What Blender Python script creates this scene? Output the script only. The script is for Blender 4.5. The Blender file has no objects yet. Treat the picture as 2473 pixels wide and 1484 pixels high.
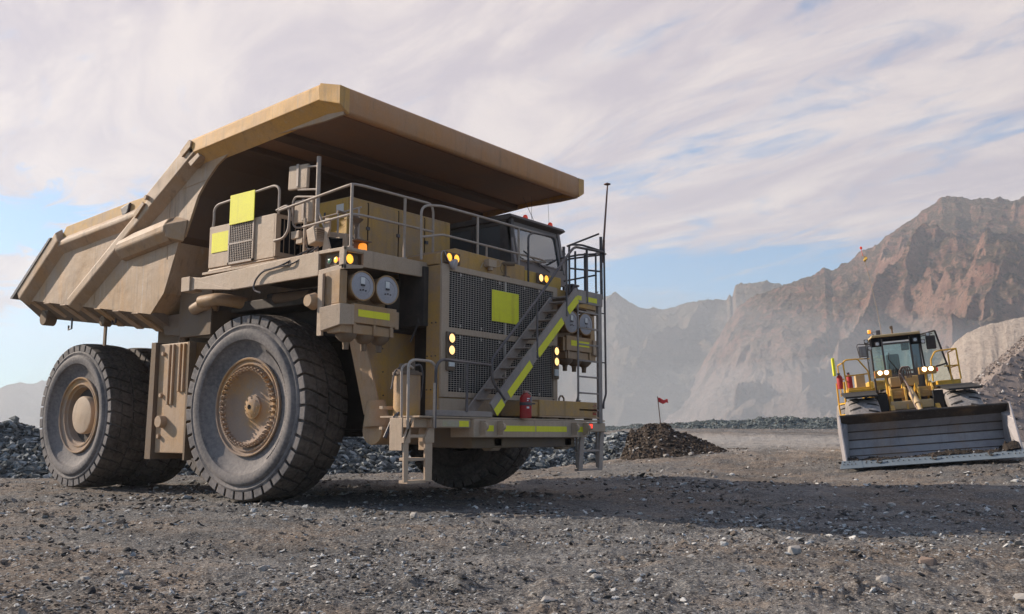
import bpy, math, random
import numpy as np
from mathutils import Vector, Matrix

scene = bpy.context.scene
R = math.radians
random.seed(7)
rng = np.random.default_rng(11)

# ------------------------------------------------------------------ camera
YAW, PITCH, ROLL = R(127.828), R(7.816), R(0.1726)
CAM = Vector((14.5682, -14.1520, 1.35255))
cd = Vector((math.cos(PITCH)*math.cos(YAW), math.cos(PITCH)*math.sin(YAW), math.sin(PITCH)))
cr = Vector((math.sin(YAW), -math.cos(YAW), 0))
cu = cr.cross(cd)
r2 = cr*math.cos(ROLL)+cu*math.sin(ROLL)
u2 = cu*math.cos(ROLL)-cr*math.sin(ROLL)
cam = bpy.data.cameras.new('camera')
camo = bpy.data.objects.new('camera', cam)
scene.collection.objects.link(camo)
m = Matrix(((r2.x, u2.x, -cd.x, CAM.x), (r2.y, u2.y, -cd.y, CAM.y), (r2.z, u2.z, -cd.z, CAM.z), (0, 0, 0, 1)))
camo.matrix_world = m
cam.sensor_width = 36
cam.lens = 2252.27/2473*36
cam.clip_end = 20000
cam.clip_start = 0.05
scene.camera = camo

# ------------------------------------------------------------------ light
SUNV = Vector((1.86, 0.68, -1.0)).normalized()        # direction the light travels
TOS = -SUNV
EL = math.asin(TOS.z)
sun = bpy.data.lights.new('sun', 'SUN')
sun.energy = 5.0
sun.angle = R(0.6)
sun.color = (1.0, 0.87, 0.72)
suno = bpy.data.objects.new('sun', sun)
scene.collection.objects.link(suno)
suno.rotation_euler = SUNV.to_track_quat('-Z', 'Y').to_euler()
suno.location = (0, 0, 60)

world = bpy.data.worlds.new("World")
scene.world = world
world.use_nodes = True
nt = world.node_tree
for n in list(nt.nodes): nt.nodes.remove(n)
class NT:
    def __init__(s, t): s.t = t
    def n(s, typ, **kw):
        o = s.t.nodes.new(typ)
        for k, v in kw.items():
            if k.startswith('i_'):
                key = k[2:]
                key = int(key) if key.isdigit() else key.replace('_', ' ')
                o.inputs[key].default_value = v
            else: setattr(o, k, v)
        return o
    def l(s, a, b): s.t.links.new(a, b)
    def math(s, op, a, b=None, c=None, clamp=False):
        o = s.t.nodes.new('ShaderNodeMath'); o.operation = op; o.use_clamp = clamp
        for i, v in enumerate((a, b, c)):
            if v is None: continue
            if hasattr(v, 'is_linked') or hasattr(v, 'links'): s.l(v, o.inputs[i])
            else: o.inputs[i].default_value = v
        return o.outputs[0]
    def mix(s, f, a, b, mode='MIX'):
        o = s.t.nodes.new('ShaderNodeMix'); o.data_type = 'RGBA'; o.blend_type = mode
        for k, v in ((0, f), (6, a), (7, b)):
            if hasattr(v, 'links'): s.l(v, o.inputs[k])
            elif k == 0: o.inputs[0].default_value = v
            else: o.inputs[k].default_value = (*v[:3], 1)
        return o.outputs[2]
    def ramp(s, f, *st):
        o = s.t.nodes.new('ShaderNodeMapRange'); o.interpolation_type = 'SMOOTHSTEP'
        s.l(f, o.inputs[0])
        for i, v in enumerate(st): o.inputs[i+1].default_value = v
        return o.outputs[0]
    def noise(s, vec, scale, detail=6, rough=.55, dist=0, dim='3D'):
        o = s.t.nodes.new('ShaderNodeTexNoise'); o.noise_dimensions = dim
        if vec is not None: s.l(vec, o.inputs['Vector'])
        o.inputs['Scale'].default_value = scale; o.inputs['Detail'].default_value = detail
        o.inputs['Roughness'].default_value = rough; o.inputs['Distortion'].default_value = dist
        return o.outputs[0]
    def mapping(s, vec, rot=(0, 0, 0), sc=(1, 1, 1), loc=(0, 0, 0)):
        o = s.t.nodes.new('ShaderNodeMapping')
        s.l(vec, o.inputs[0]); o.inputs['Rotation'].default_value = rot; o.inputs['Scale'].default_value = sc; o.inputs['Location'].default_value = loc
        return o.outputs[0]

W = NT(nt)
sky = W.n('ShaderNodeTexSky', sky_type='NISHITA', sun_disc=False)
sky.sun_elevation = EL
sky.sun_rotation = math.atan2(TOS.x, TOS.y)
sky.altitude = 1500; sky.air_density = 1.0; sky.dust_density = .7; sky.ozone_density = 1.5
tc = W.n('ShaderNodeTexCoord')
sep = W.n('ShaderNodeSeparateXYZ'); W.l(tc.outputs['Generated'], sep.inputs[0])
zz = W.math('MAXIMUM', sep.outputs[2], 0.0)
den = W.math('ADD', zz, 0.05)
cx_ = W.math('DIVIDE', sep.outputs[0], den)
cy_ = W.math('DIVIDE', sep.outputs[1], den)
comb = W.n('ShaderNodeCombineXYZ'); W.l(cx_, comb.inputs[0]); W.l(cy_, comb.inputs[1])
uvr = W.mapping(comb.outputs[0], rot=(0, 0, R(-160)), sc=(1, 1, 1))
big = W.noise(W.mapping(uvr, sc=(.22, .8, 1), loc=(1.7, 2.2, 0)), 1.0, 7, .6, .6)
fin = W.noise(W.mapping(uvr, sc=(1.3, 2.5, 1), loc=(6.0, 2.2, 3)), 1.7, 12, .66, 1.0)
wsp = W.noise(W.mapping(uvr, sc=(.35, 3.4, 1), loc=(2.0, 5.2, 7)), 1.3, 8, .6, .5)
dens = W.math('ADD', W.math('MULTIPLY', big, 1.0), W.math('ADD', W.math('MULTIPLY', fin, .60), W.math('MULTIPLY', wsp, .20)))
# clear band near the horizon, with a wavy upper limit
band = W.noise(W.mapping(tc.outputs['Generated'], sc=(3, 3, 10), loc=(0, 0, 0)), 1.0, 4, .5)
zed = W.math('ADD', sep.outputs[2], W.math('MULTIPLY', W.math('SUBTRACT', band, .5), .10))
lf = W.n('ShaderNodeVectorMath', operation='DOT_PRODUCT'); W.l(tc.outputs['Generated'], lf.inputs[0]); lf.inputs[1].default_value = (-.985, .17, 0)
zed = W.math('ADD', zed, W.math('MULTIPLY', W.ramp(lf.outputs['Value'], .78, .94, 0, 1), .065))
clr = W.ramp(zed, .14, .215, 0.0, 1.0)
dens2 = W.math('ADD', dens, W.math('MULTIPLY', W.math('SUBTRACT', clr, 1.0), .42))
# a thin spot in the cloud sheet low on the left
ld_ = W.n('ShaderNodeVectorMath', operation='DISTANCE'); W.l(W.mapping(tc.outputs['Generated'], sc=(1, 1, 1.6)), ld_.inputs[0])
ld_.inputs[1].default_value = (math.cos(R(156.5))*.98, math.sin(R(156.5))*.98, .195*1.6)
hole = W.ramp(W.math('ADD', ld_.outputs['Value'], W.math('MULTIPLY', W.math('SUBTRACT', fin, .5), .22)), .0, .11, .24, 0.0)
dens2 = W.math('SUBTRACT', dens2, hole)
mask = W.ramp(dens2, .64, .86, 0.0, 1.0)
fwd = W.n('ShaderNodeVectorMath', operation='DOT_PRODUCT'); W.l(tc.outputs['Generated'], fwd.inputs[0]); fwd.inputs[1].default_value = (-.27, .95, .14)
mask = W.math('MULTIPLY', mask, W.ramp(fwd.outputs['Value'], .05, .55, .10, .97))
tone = W.noise(W.mapping(uvr, sc=(.7, 1.9, 1), loc=(9, 1, 0)), 1.5, 11, .66, .9)
ccol = W.mix(W.ramp(tone, .35, .68, 0, 1), (3.65, 3.2, 3.5), (5.5, 4.8, 4.5))
skyc = W.mix(1.0, sky.outputs[0], (.56, .95, 1.10), 'MULTIPLY')
fc = W.mix(mask, skyc, ccol)
bg = W.n('ShaderNodeBackground'); bg.inputs[1].default_value = 0.1
W.l(fc, bg.inputs[0])
wo = W.n('ShaderNodeOutputWorld'); W.l(bg.outputs[0], wo.inputs[0])

scene.view_settings.view_transform = 'Standard'
scene.view_settings.look = 'None'
scene.view_settings.gamma = 1
scene.view_settings.exposure = 0.72
scene.cycles.max_bounces = 8
scene.cycles.volume_bounces = 0
scene.cycles.transparent_max_bounces = 16
scene.cycles.use_denoising = True

# ------------------------------------------------------------------ helpers
COL = scene.collection
def v3(a): return Vector(a)
class MB:
    def __init__(s): s.v = []; s.f = []
    def add(s, vs, fs):
        b = len(s.v); s.v += [tuple(x) for x in vs]; s.f += [tuple(i+b for i in f) for f in fs]; return s
    def box(s, x0, x1, y0, y1, z0, z1):
        vs = [(x, y, z) for x in (x0, x1) for y in (y0, y1) for z in (z0, z1)]
        return s.add(vs, [(0, 1, 3, 2), (4, 6, 7, 5), (0, 4, 5, 1), (2, 3, 7, 6), (0, 2, 6, 4), (1, 5, 7, 3)])
    def obox(s, c, ax, ay, az, sx, sy, sz):
        c = v3(c); ax, ay, az = [v3(a).normalized() for a in (ax, ay, az)]
        vs = [c+ax*(i*sx/2)+ay*(j*sy/2)+az*(k*sz/2) for i in (-1, 1) for j in (-1, 1) for k in (-1, 1)]
        return s.add(vs, [(0, 1, 3, 2), (4, 6, 7, 5), (0, 4, 5, 1), (2, 3, 7, 6), (0, 2, 6, 4), (1, 5, 7, 3)])
    def beam(s, p, q, w, h, up=(0, 0, 1)):
        p = v3(p); q = v3(q); d = (q-p); L = d.length; d.normalize()
        up = v3(up); sd = d.cross(up)
        if sd.length < 1e-4: sd = d.cross(v3((1, 0, 0)))
        sd.normalize(); u = sd.cross(d)
        return s.obox((p+q)/2, d, sd, u, L, w, h)
    def prism(s, poly, ax, a0, a1):
        # poly in the two remaining axes (xz for ax='y', yz for 'x', xy for 'z')
        def mk(p, a):
            if ax == 'y': return (p[0], a, p[1])
            if ax == 'x': return (a, p[0], p[1])
            return (p[0], p[1], a)
        n = len(poly)
        vs = [mk(p, a0) for p in poly]+[mk(p, a1) for p in poly]
        fs = [tuple(range(n))[::-1], tuple(range(n, 2*n))]
        for i in range(n): j = (i+1) % n; fs.append((i, j, j+n, i+n))
        return s.add(vs, fs)
    def hull8(s, a, b):
        # two quads a (4 pts) and b (4 pts) joined
        return s.add(list(a)+list(b), [(3, 2, 1, 0), (4, 5, 6, 7), (0, 1, 5, 4), (1, 2, 6, 5), (2, 3, 7, 6), (3, 0, 4, 7)])
    def cyl(s, p, q, r0, r1=None, n=16, cap=True):
        if r1 is None: r1 = r0
        p = v3(p); q = v3(q); d = (q-p).normalized()
        a = d.orthogonal().normalized(); b = d.cross(a)
        vs = []
        for c, r in ((p, r0), (q, r1)):
            for i in range(n):
                t = 2*math.pi*i/n; vs.append(c+a*(math.cos(t)*r)+b*(math.sin(t)*r))
        fs = [(i, (i+1) % n, (i+1) % n+n, i+n) for i in range(n)]
        if cap: fs += [tuple(range(n))[::-1], tuple(range(n, 2*n))]
        return s.add(vs, fs)
    def tube(s, pts, r, n=8, fil=0.0, closed=False):
        pts = [v3(p) for p in pts]
        if fil > 0:
            out = []
            m_ = len(pts)
            for i, p in enumerate(pts):
                if not closed and i in (0, m_-1): out.append(p); continue
                a = pts[i-1]; b = pts[(i+1) % m_]
                fa = min(fil, (a-p).length*.45); fb = min(fil, (b-p).length*.45)
                A = p+(a-p).normalized()*fa; B = p+(b-p).normalized()*fb
                for k in range(5):
                    t = k/4; out.append(A*(1-t)**2+p*2*t*(1-t)+B*t*t)
            pts = out
        m_ = len(pts); vs = []; prev = None
        for i, p in enumerate(pts):
            if closed: d = (pts[(i+1) % m_]-pts[i-1]).normalized()
            else: d = (pts[min(i+1, m_-1)]-pts[max(i-1, 0)]).normalized()
            if prev is None: a = d.orthogonal().normalized()
            else: a = (prev-d*prev.dot(d)).normalized()
            prev = a; b = d.cross(a)
            for k in range(n):
                t = 2*math.pi*k/n; vs.append(p+a*(math.cos(t)*r)+b*(math.sin(t)*r))
        fs = []
        for i in range(m_ if closed else m_-1):
            j = (i+1) % m_
            for k in range(n): l = (k+1) % n; fs.append((i*n+k, i*n+l, j*n+l, j*n+k))
        if not closed: fs += [tuple(range(n))[::-1], tuple(range((m_-1)*n, m_*n))]
        return s.add(vs, fs)
    def lathe(s, prof, c=(0, 0, 0), ax=(0, 1, 0), n=48, e0=None):
        # prof: (axial, radius)
        c = v3(c); d = v3(ax).normalized(); a = d.orthogonal().normalized(); b = d.cross(a)
        vs = []
        for (h, r) in prof:
            for i in range(n):
                t = 2*math.pi*i/n; vs.append(c+d*h+a*(math.cos(t)*r)+b*(math.sin(t)*r))
        fs = []
        for j in range(len(prof)-1):
            for i in range(n): k = (i+1) % n; fs.append((j*n+i, j*n+k, (j+1)*n+k, (j+1)*n+i))
        if prof[0][1] > 1e-6 and e0: fs.append(tuple(range(n))[::-1])
        if prof[-1][1] > 1e-6 and e0: fs.append(tuple(range((len(prof)-1)*n, len(prof)*n)))
        return s.add(vs, fs)
    def grid(s, fn, nu, nv):
        vs = [fn(i/(nu-1), j/(nv-1)) for i in range(nu) for j in range(nv)]
        fs = [(i*nv+j, (i+1)*nv+j, (i+1)*nv+j+1, i*nv+j+1) for i in range(nu-1) for j in range(nv-1)]
        return s.add(vs, fs)
    def mirrory(s):
        n = len(s.v); s.v += [(x, -y, z) for x, y, z in s.v]; s.f += [tuple(i+n for i in f[::-1]) for f in s.f]; return s
    def pieces(s):
        n = len(s.v)
        if n > 6000: return None
        par = list(range(n))
        def fd(i):
            while par[i] != i: par[i] = par[par[i]]; i = par[i]
            return i
        for f in s.f:
            r0 = fd(f[0])
            for i in f[1:]: par[fd(i)] = r0
        isl = {}
        for i in range(n): isl.setdefault(fd(i), []).append(i)
        ks = list(isl); bb = []
        for k in ks:
            a = np.array([s.v[i] for i in isl[k]]); bb.append((a.min(0), a.max(0)))
        m_ = len(ks)
        if m_ > 400: return None
        lo = np.array([b[0] for b in bb]); hi = np.array([b[1] for b in bb]); size = (hi-lo).max(1)
        gap = np.maximum(0, np.maximum(lo[:, None]-hi[None], lo[None]-hi[:, None]))
        near = np.sqrt((gap**2).sum(2)) <= np.maximum(.02, .49*np.maximum(size[:, None], size[None]))
        lab = -np.ones(m_, int); c = 0
        for i in range(m_):
            if lab[i] >= 0: continue
            st = [i]; lab[i] = c
            while st:
                j = st.pop()
                for q in np.where(near[j] & (lab < 0))[0]: lab[q] = c; st.append(q)
            c += 1
        if c < 2 or c > 12: return None
        out = []
        for g in range(c):
            ids = sorted(i for q in np.where(lab == g)[0] for i in isl[ks[q]]); mp = {i: k for k, i in enumerate(ids)}
            mb = MB(); mb.v = [s.v[i] for i in ids]; mb.f = [tuple(mp[i] for i in f) for f in s.f if f[0] in mp]
            out.append(mb)
        out.sort(key=lambda q: -float((np.array(q.v).max(0)-np.array(q.v).min(0)).max()))
        return out
    def build(s, name, mat, parent=None, bev=0, smooth=False, solid=0, loc=None, seg=2, split=True):
        if split and parent is not None:
            ps = s.pieces()
            if ps: return [q.build(name, mat, parent, bev, smooth, solid, loc, seg, False) for q in ps][0]
        me = bpy.data.meshes.new(name)
        me.from_pydata(s.v, [], s.f); me.validate()
        import bmesh
        bm = bmesh.new(); bm.from_mesh(me); bmesh.ops.remove_doubles(bm, verts=bm.verts, dist=1e-5); bmesh.ops.recalc_face_normals(bm, faces=bm.faces); bm.to_mesh(me); bm.free()
        me.materials.append(mat)
        o = bpy.data.objects.new(name, me); COL.objects.link(o)
        if smooth:
            for p in me.polygons: p.use_smooth = True
            me.set_sharp_from_angle(angle=R(38))
        if solid:
            md = o.modifiers.new('thick', 'SOLIDIFY'); md.thickness = solid; md.offset = 0
        if bev:
            md = o.modifiers.new('bev', 'BEVEL'); md.width = bev; md.segments = seg; md.limit_method = 'ANGLE'; md.angle_limit = R(40); md.harden_normals = False
        if parent: o.parent = parent
        if loc: o.location = loc
        return o

def tag(o, label=None, cat=None, group=None, kind=None):
    if label: o['label'] = label
    if cat: o['category'] = cat
    if group: o['group'] = group
    if kind: o['kind'] = kind
    return o
def empty(name, loc=(0, 0, 0), rz=0, parent=None):
    o = bpy.data.objects.new(name, None); COL.objects.link(o)
    o.location = loc; o.rotation_euler = (0, 0, rz); o.empty_display_size = .3
    if parent: o.parent = parent
    return o
def copy_tree(o, parent=None):
    c = o.copy(); COL.objects.link(c); c.parent = parent
    for ch in list(o.children): copy_tree(ch, c)
    return c

# ------------------------------------------------------------------ materials
def newmat(name):
    m_ = bpy.data.materials.new(name); m_.use_nodes = True
    t = m_.node_tree
    for n in list(t.nodes): t.nodes.remove(n)
    N = NT(t); b = N.n('ShaderNodeBsdfPrincipled'); o = N.n('ShaderNodeOutputMaterial'); N.l(b.outputs[0], o.inputs[0])
    return m_, N, b
def paint(name, base, dust, amt=.5, rough=.62, streak=.25, scale=.9, rust=0, metal=0, bump=.02, up=.35, spec=.35, grime=(.10, .075, .06), dent=0):
    m_, N, b = newmat(name)
    tc = N.n('ShaderNodeTexCoord'); P = tc.outputs['Object']
    n1 = N.noise(P, scale, 8, .62)
    n2 = N.noise(P, scale*9, 6, .6)
    n3 = N.noise(N.mapping(P, sc=(5.5, 5.5, .45)), 1.3, 6, .6)
    g = N.n('ShaderNodeNewGeometry'); sp = N.n('ShaderNodeSeparateXYZ'); N.l(g.outputs['Normal'], sp.inputs[0])
    upf = N.math('MULTIPLY', N.math('MAXIMUM', sp.outputs[2], 0.0), up)
    f = N.math('ADD', N.math('ADD', N.math('MULTIPLY', N.math('SUBTRACT', n1, .5), 2.3), N.math('MULTIPLY', N.math('SUBTRACT', n2, .5), .7)), N.math('ADD', upf, amt), clamp=False)
    f = N.ramp(f, 0.0, 1.0, 0.0, 1.0)
    c = N.mix(f, base, dust)
    if streak:
        sf = N.math('MULTIPLY', N.ramp(n3, .52, .78, 0, 1), streak)
        c = N.mix(sf, c, grime)
        sf2 = N.math('MULTIPLY', N.ramp(n3, .45, .22, 0, 1), streak*.8)
        c = N.mix(sf2, c, tuple(min(1, x*1.35) for x in dust))
    if rust:
        n4 = N.noise(P, 2.3, 9, .7)
        c = N.mix(N.math('MULTIPLY', N.ramp(n4, .58, .72, 0, 1), rust*.6), c, (.16, .06, .025))
        n6 = N.noise(N.mapping(P, sc=(1.2, 1.2, .5), loc=(3, 1, 7)), .9, 7, .62)
        c = N.mix(N.math('MULTIPLY', N.ramp(n6, .50, .68, 0, 1), min(1, rust*2.2)), c, (.50, .27, .10))
        n7 = N.noise(N.mapping(P, sc=(9, 9, .35), loc=(1, 5, 2)), 1.0, 7, .7)
        c = N.mix(N.math('MULTIPLY', N.ramp(n7, .58, .72, 0, 1), min(1, rust*2.0)), c, (.50, .46, .41))
    n5 = N.noise(P, 45, 3, .6)
    c = N.mix(N.math('MULTIPLY', N.ramp(n5, .3, .75, 0, 1), .16), c, grime)
    N.l(c, b.inputs['Base Color'])
    b.inputs['Roughness'].default_value = rough; b.inputs['Metallic'].default_value = metal
    b.inputs['Specular IOR Level'].default_value = spec
    bp = N.n('ShaderNodeBump'); bp.inputs['Strength'].default_value = .35; bp.inputs['Distance'].default_value = bump
    hgt_ = N.math('ADD', n2, N.math('MULTIPLY', n5, .4))
    if dent: hgt_ = N.math('ADD', hgt_, N.math('MULTIPLY', N.noise(P, 1.7, 2, .4), dent))
    N.l(hgt_, bp.inputs['Height']); N.l(bp.outputs[0], b.inputs['Normal'])
    return m_
def plain(name, col, rough=.5, metal=0, spec=.5, emit=None, es=0, alpha=1):
    m_, N, b = newmat(name)
    b.inputs['Base Color'].default_value = (*col, 1); b.inputs['Roughness'].default_value = rough; b.inputs['Metallic'].default_value = metal
    b.inputs['Specular IOR Level'].default_value = spec
    if emit:
        b.inputs['Emission Color'].default_value = (*emit, 1); b.inputs['Emission Strength'].default_value = es
    return m_
TAN = paint('dusty_tan_paint', (.43, .24, .085), (.42, .29, .19), .62, streak=.34)
TANB = paint('dusty_body_steel', (.43, .265, .13), (.445, .315, .212), .62, streak=.6, scale=.6, rust=.28, dent=5)
BEAM = paint('ochre_canopy_paint', (.68, .36, .085), (.50, .32, .18), .40, streak=.45, scale=.5, rust=.14, dent=4)
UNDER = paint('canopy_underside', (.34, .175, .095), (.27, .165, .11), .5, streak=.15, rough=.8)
UNDERD = paint('body_wall_shade_brown', (.13, .075, .045), (.11, .072, .052), .5, streak=.15, rough=.85)  # darker than the underside: shade of the cavity put into the colour
YEL = paint('yellow_paint', (.60, .36, .06), (.42, .28, .14), .30, streak=.35)
YELD = paint('dusty_yellow_paint', (.56, .31, .06), (.37, .245, .155), .52, streak=.4)
GREY = paint('dusty_grey_paint', (.44, .31, .20), (.475, .355, .255), .68, streak=.3)
RAIL = paint('dusty_rail', (.34, .24, .16), (.44, .36, .30), .75, streak=0)
DKS = paint('worn_dark_steel', (.055, .05, .055), (.20, .165, .15), .35, streak=.1, rough=.5, metal=.2)
STAIR = paint('worn_stair_steel', (.19, .165, .16), (.34, .28, .24), .5, streak=.25, rough=.5, metal=.1)
FRM = paint('chassis_brown', (.20, .13, .07), (.17, .125, .095), .5, streak=.3, rough=.8)
DRK = paint('oily_dark', (.035, .03, .028), (.09, .07, .055), .35, streak=.1, rough=.75)
MESHM = paint('grille_wire', (.42, .36, .30), (.50, .43, .37), .6, streak=0)
BLACK = plain('radiator_black', (.008, .0075, .008), .9, 0, .1)
RIM = paint('rim_paint', (.52, .29, .09), (.36, .268, .205), .66, streak=.1, scale=1.4, up=.3, rough=.85, spec=.15)
STAIRD = paint('dusty_stair_steel', (.24, .19, .16), (.42, .34, .285), .6, streak=.2)
CABM = paint('cab_dark_paint', (.07, .06, .055), (.15, .12, .105), .45, streak=.2)
CABG = paint('cab_grey_paint', (.23, .19, .175), (.28, .235, .21), .6, streak=.2)
HIV = paint('reflective_yellow_green', (.86, .80, .03), (.78, .71, .05), .4, streak=.22, bump=.002, grime=(.35, .30, .08))
HIVS = paint('reflective_dirty_yellow', (.86, .82, .03), (.76, .70, .05), .4, streak=.3, bump=.002, grime=(.35, .24, .06))
AMB = plain('lit_amber_lens', (.9, .45, .05), .3, emit=(1.0, .42, .04), es=1.0)
WARM = plain('lit_warm_lens', (.9, .55, .25), .3, emit=(1.0, .58, .20), es=1.15)
HOT = plain('lit_headlight_lens', (1, .9, .7), .3, emit=(1.0, .74, .40), es=5)
ORB = plain('orange_beacon', (.75, .16, .03), .25)
ORBL = plain('lit_orange_beacon', (.9, .35, .03), .25, emit=(1, .30, .03), es=.5)
REDL = plain('red_lens', (.6, .03, .02), .25, emit=(1, .06, .03), es=.8)
REDB = plain('red_ball_lamp', (.62, .05, .02), .3, emit=(1, .08, .03), es=.15)
GRN = plain('green_lens', (.10, .26, .16), .3)
LENS = paint('covered_lamp_face', (.40, .38, .40), (.46, .42, .42), .5, streak=0, rough=.45)
WHT = plain('white_sticker', (.72, .70, .66), .5)
RED = paint('red_paint', (.42, .02, .02), (.35, .08, .06), .2, streak=.1)
FLAG = plain('red_flag_cloth', (.62, .05, .05), .8)
CLEAR = plain('clear_lamp', (.6, .58, .55), .15)
def tyre_mat(name, base, dust, amt, sc=6, bump=.012):
    m_, N, b = newmat(name)
    tc = N.n('ShaderNodeTexCoord'); P = tc.outputs['Object']
    f = N.ramp(N.math('ADD', N.math('MULTIPLY', N.math('SUBTRACT', N.noise(P, 1.1, 7, .65), .5), 1.6), N.math('ADD', N.math('MULTIPLY', N.math('SUBTRACT', N.noise(P, 14, 6, .65), .5), 1.5), amt)), 0, 1, 0, 1)
    c = N.mix(f, base, dust); N.l(c, b.inputs['Base Color']); b.inputs['Roughness'].default_value = .78
    b.inputs['Specular IOR Level'].default_value = .3
    bp = N.n('ShaderNodeBump'); bp.inputs['Strength'].default_value = .6; bp.inputs['Distance'].default_value = bump
    N.l(N.noise(P, sc*4, 6, .7), bp.inputs['Height']); N.l(bp.outputs[0], b.inputs['Normal'])
    return m_
SIDEW = tyre_mat('dusty_sidewall', (.092, .085, .086), (.235, .205, .19), .50, bump=.004)
TREAD = tyre_mat('dirty_tread', (.045, .038, .034), (.165, .135, .112), .50, bump=.03)
LTYRE = tyre_mat('pale_muddy_tyre', (.16, .145, .135), (.36, .32, .295), .55)
GROOVE = plain('tyre_groove', (.02, .018, .017), .9)
def glass(name, tint=(.62, .70, .72), tr=.6, refl=.05):
    m_, N, b = newmat(name)
    t = m_.node_tree; out = [n for n in t.nodes if n.type == 'OUTPUT_MATERIAL'][0]; t.nodes.remove(b)
    T = N.n('ShaderNodeBsdfTransparent'); T.inputs[0].default_value = (*tint, 1)
    G = N.n('ShaderNodeBsdfGlossy'); G.inputs['Roughness'].default_value = .06; G.inputs[0].default_value = (.75, .8, .82, 1)
    D = N.n('ShaderNodeBsdfDiffuse'); D.inputs[0].default_value = (.42, .42, .42, 1)
    fr = N.n('ShaderNodeFresnel'); fr.inputs[0].default_value = 1.5
    M1 = N.n('ShaderNodeMixShader'); M1.inputs[0].default_value = 1-tr; N.l(T.outputs[0], M1.inputs[1]); N.l(D.outputs[0], M1.inputs[2])
    M2 = N.n('ShaderNodeMixShader'); N.l(N.math('ADD', fr.outputs[0], refl), M2.inputs[0]); N.l(M1.outputs[0], M2.inputs[1]); N.l(G.outputs[0], M2.inputs[2])
    N.l(M2.outputs[0], out.inputs[0])
    return m_
GLASS = glass('cab_glass', (.93, .95, .97), .97)
WSCREEN = glass('dusty_windscreen', (.93, .95, .97), .90, .26)
LGLASS = glass('tinted_loader_glass', (.91, .98, .97), .96)
# ------------------------------------------------------------------ terrain helpers
RX, RY = cr.x/math.hypot(cr.x, cr.y), cr.y/math.hypot(cr.x, cr.y)
FX, FY = math.cos(YAW), math.sin(YAW)
def ab2xy(a, b): return CAM.x+a*RX+b*FX, CAM.y+a*RY+b*FY
def _h(ix, iy, s):
    n = (ix.astype(np.int64)*374761393+iy.astype(np.int64)*668265263+s*974634777) & 0xffffffff
    n = ((n ^ (n >> 13))*1274126177) & 0xffffffff
    return ((n ^ (n >> 16)) & 0xffff)/65535.0
def vnoise(x, y, s=0):
    ix = np.floor(x); iy = np.floor(y); fx = x-ix; fy = y-iy
    fx = fx*fx*fx*(fx*(fx*6-15)+10); fy = fy*fy*fy*(fy*(fy*6-15)+10)
    a = _h(ix, iy, s); b = _h(ix+1, iy, s); c = _h(ix, iy+1, s); d = _h(ix+1, iy+1, s)
    return (a*(1-fx)+b*fx)*(1-fy)+(c*(1-fx)+d*fx)*fy-.5
def fbm(x, y, o=5, s=0, g=.5):
    r_ = 0; am = 1; t = 0
    for i in range(o):
        ca, sa = math.cos(.5+i), math.sin(.5+i)
        r_ = r_+am*vnoise((x*ca-y*sa)*2**i+13.7*i, (x*sa+y*ca)*2**i-7.1*i, s+i); t += am; am *= g
    return r_/t*2
def ridged(x, y, o=6, s=0, g=.5):
    r_ = 0; am = 1; t = 0; w = 1
    for i in range(o):
        ca, sa = math.cos(.9*i), math.sin(.9*i)
        n = 1-np.abs(2*vnoise((x*ca-y*sa)*2.05**i+3.1*i, (x*sa+y*ca)*2.05**i+9.2*i, s+i))*2/1.0*.9
        n = np.clip(n, 0, 1)**2
        r_ = r_+am*n*w; w = np.clip(n*1.6, .25, 1); t += am; am *= g
    return r_/t
def sstep(e0, e1, x):
    t = np.clip((x-e0)/(e1-e0), 0, 1); return t*t*(3-2*t)
def ground_h(a, b, fine=True):
    a = np.asarray(a, float); b = np.asarray(b, float)
    h = sstep(-1, 10, a)*2.2*(1-np.exp(-np.maximum(0, b-15)/31))
    r_ = np.hypot(a, b)
    h = h+.085*(1-sstep(1.5, 8, a))*sstep(5, 9, b)
    wl_ = np.exp(-((a-11.4)/5.5)**4-((b-25.2)/4.5)**4)
    h = h+wl_*(.078*(a-11.25)-.05)
    h = h-sstep(95, 220, b)*26-sstep(60, 220, -a)*4
    x = CAM.x+a*RX+b*FX; y = CAM.y+a*RY+b*FY
    nr = 1-sstep(60, 140, r_)
    h = h+fbm(x*.25, y*.25, 3, 5)*.05*(1-sstep(3, .5, r_)*.0)
    if fine:
        h = h+nr*(fbm(x*1.3, y*1.3, 3, 21)*.045+np.maximum(0, fbm(x*3.1, y*3.1, 4, 31)-.08)*.06*np.clip(fbm(x*.5, y*.5, 2, 33)*2+.9, .25, 1.6)+fbm(x*14, y*14, 3, 41)*.022)
    return h
def mesh_from(name, V, F, mat, smooth=True, attr=None, parent=None):
    me = bpy.data.meshes.new(name)
    V = np.asarray(V, dtype=np.float32); F = np.asarray(F, dtype=np.int32)
    k = F.shape[1]
    me.vertices.add(len(V)); me.vertices.foreach_set('co', V.ravel())
    me.loops.add(F.size); me.loops.foreach_set('vertex_index', F.ravel())
    me.polygons.add(len(F)); me.polygons.foreach_set('loop_start', np.arange(0, F.size, k, dtype=np.int32))
    me.polygons.foreach_set('loop_total', np.full(len(F), k, dtype=np.int32))
    me.polygons.foreach_set('use_smooth', np.full(len(F), smooth, dtype=bool))
    if attr is not None:
        at = me.attributes.new('tint', 'FLOAT', 'POINT'); at.data.foreach_set('value', np.asarray(attr, dtype=np.float32))
    me.update(calc_edges=True); me.validate()
    me.materials.append(mat)
    o = bpy.data.objects.new(name, me); COL.objects.link(o)
    if parent: o.parent = parent
    return o
def gridfaces(nu, nv, wrap=False):
    i, j = np.meshgrid(np.arange(nu if wrap else nu-1), np.arange(nv-1), indexing='ij')
    i2 = (i+1) % nu
    return np.stack([i*nv+j, i2*nv+j, i2*nv+j+1, i*nv+j+1], -1).reshape(-1, 4)

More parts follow.
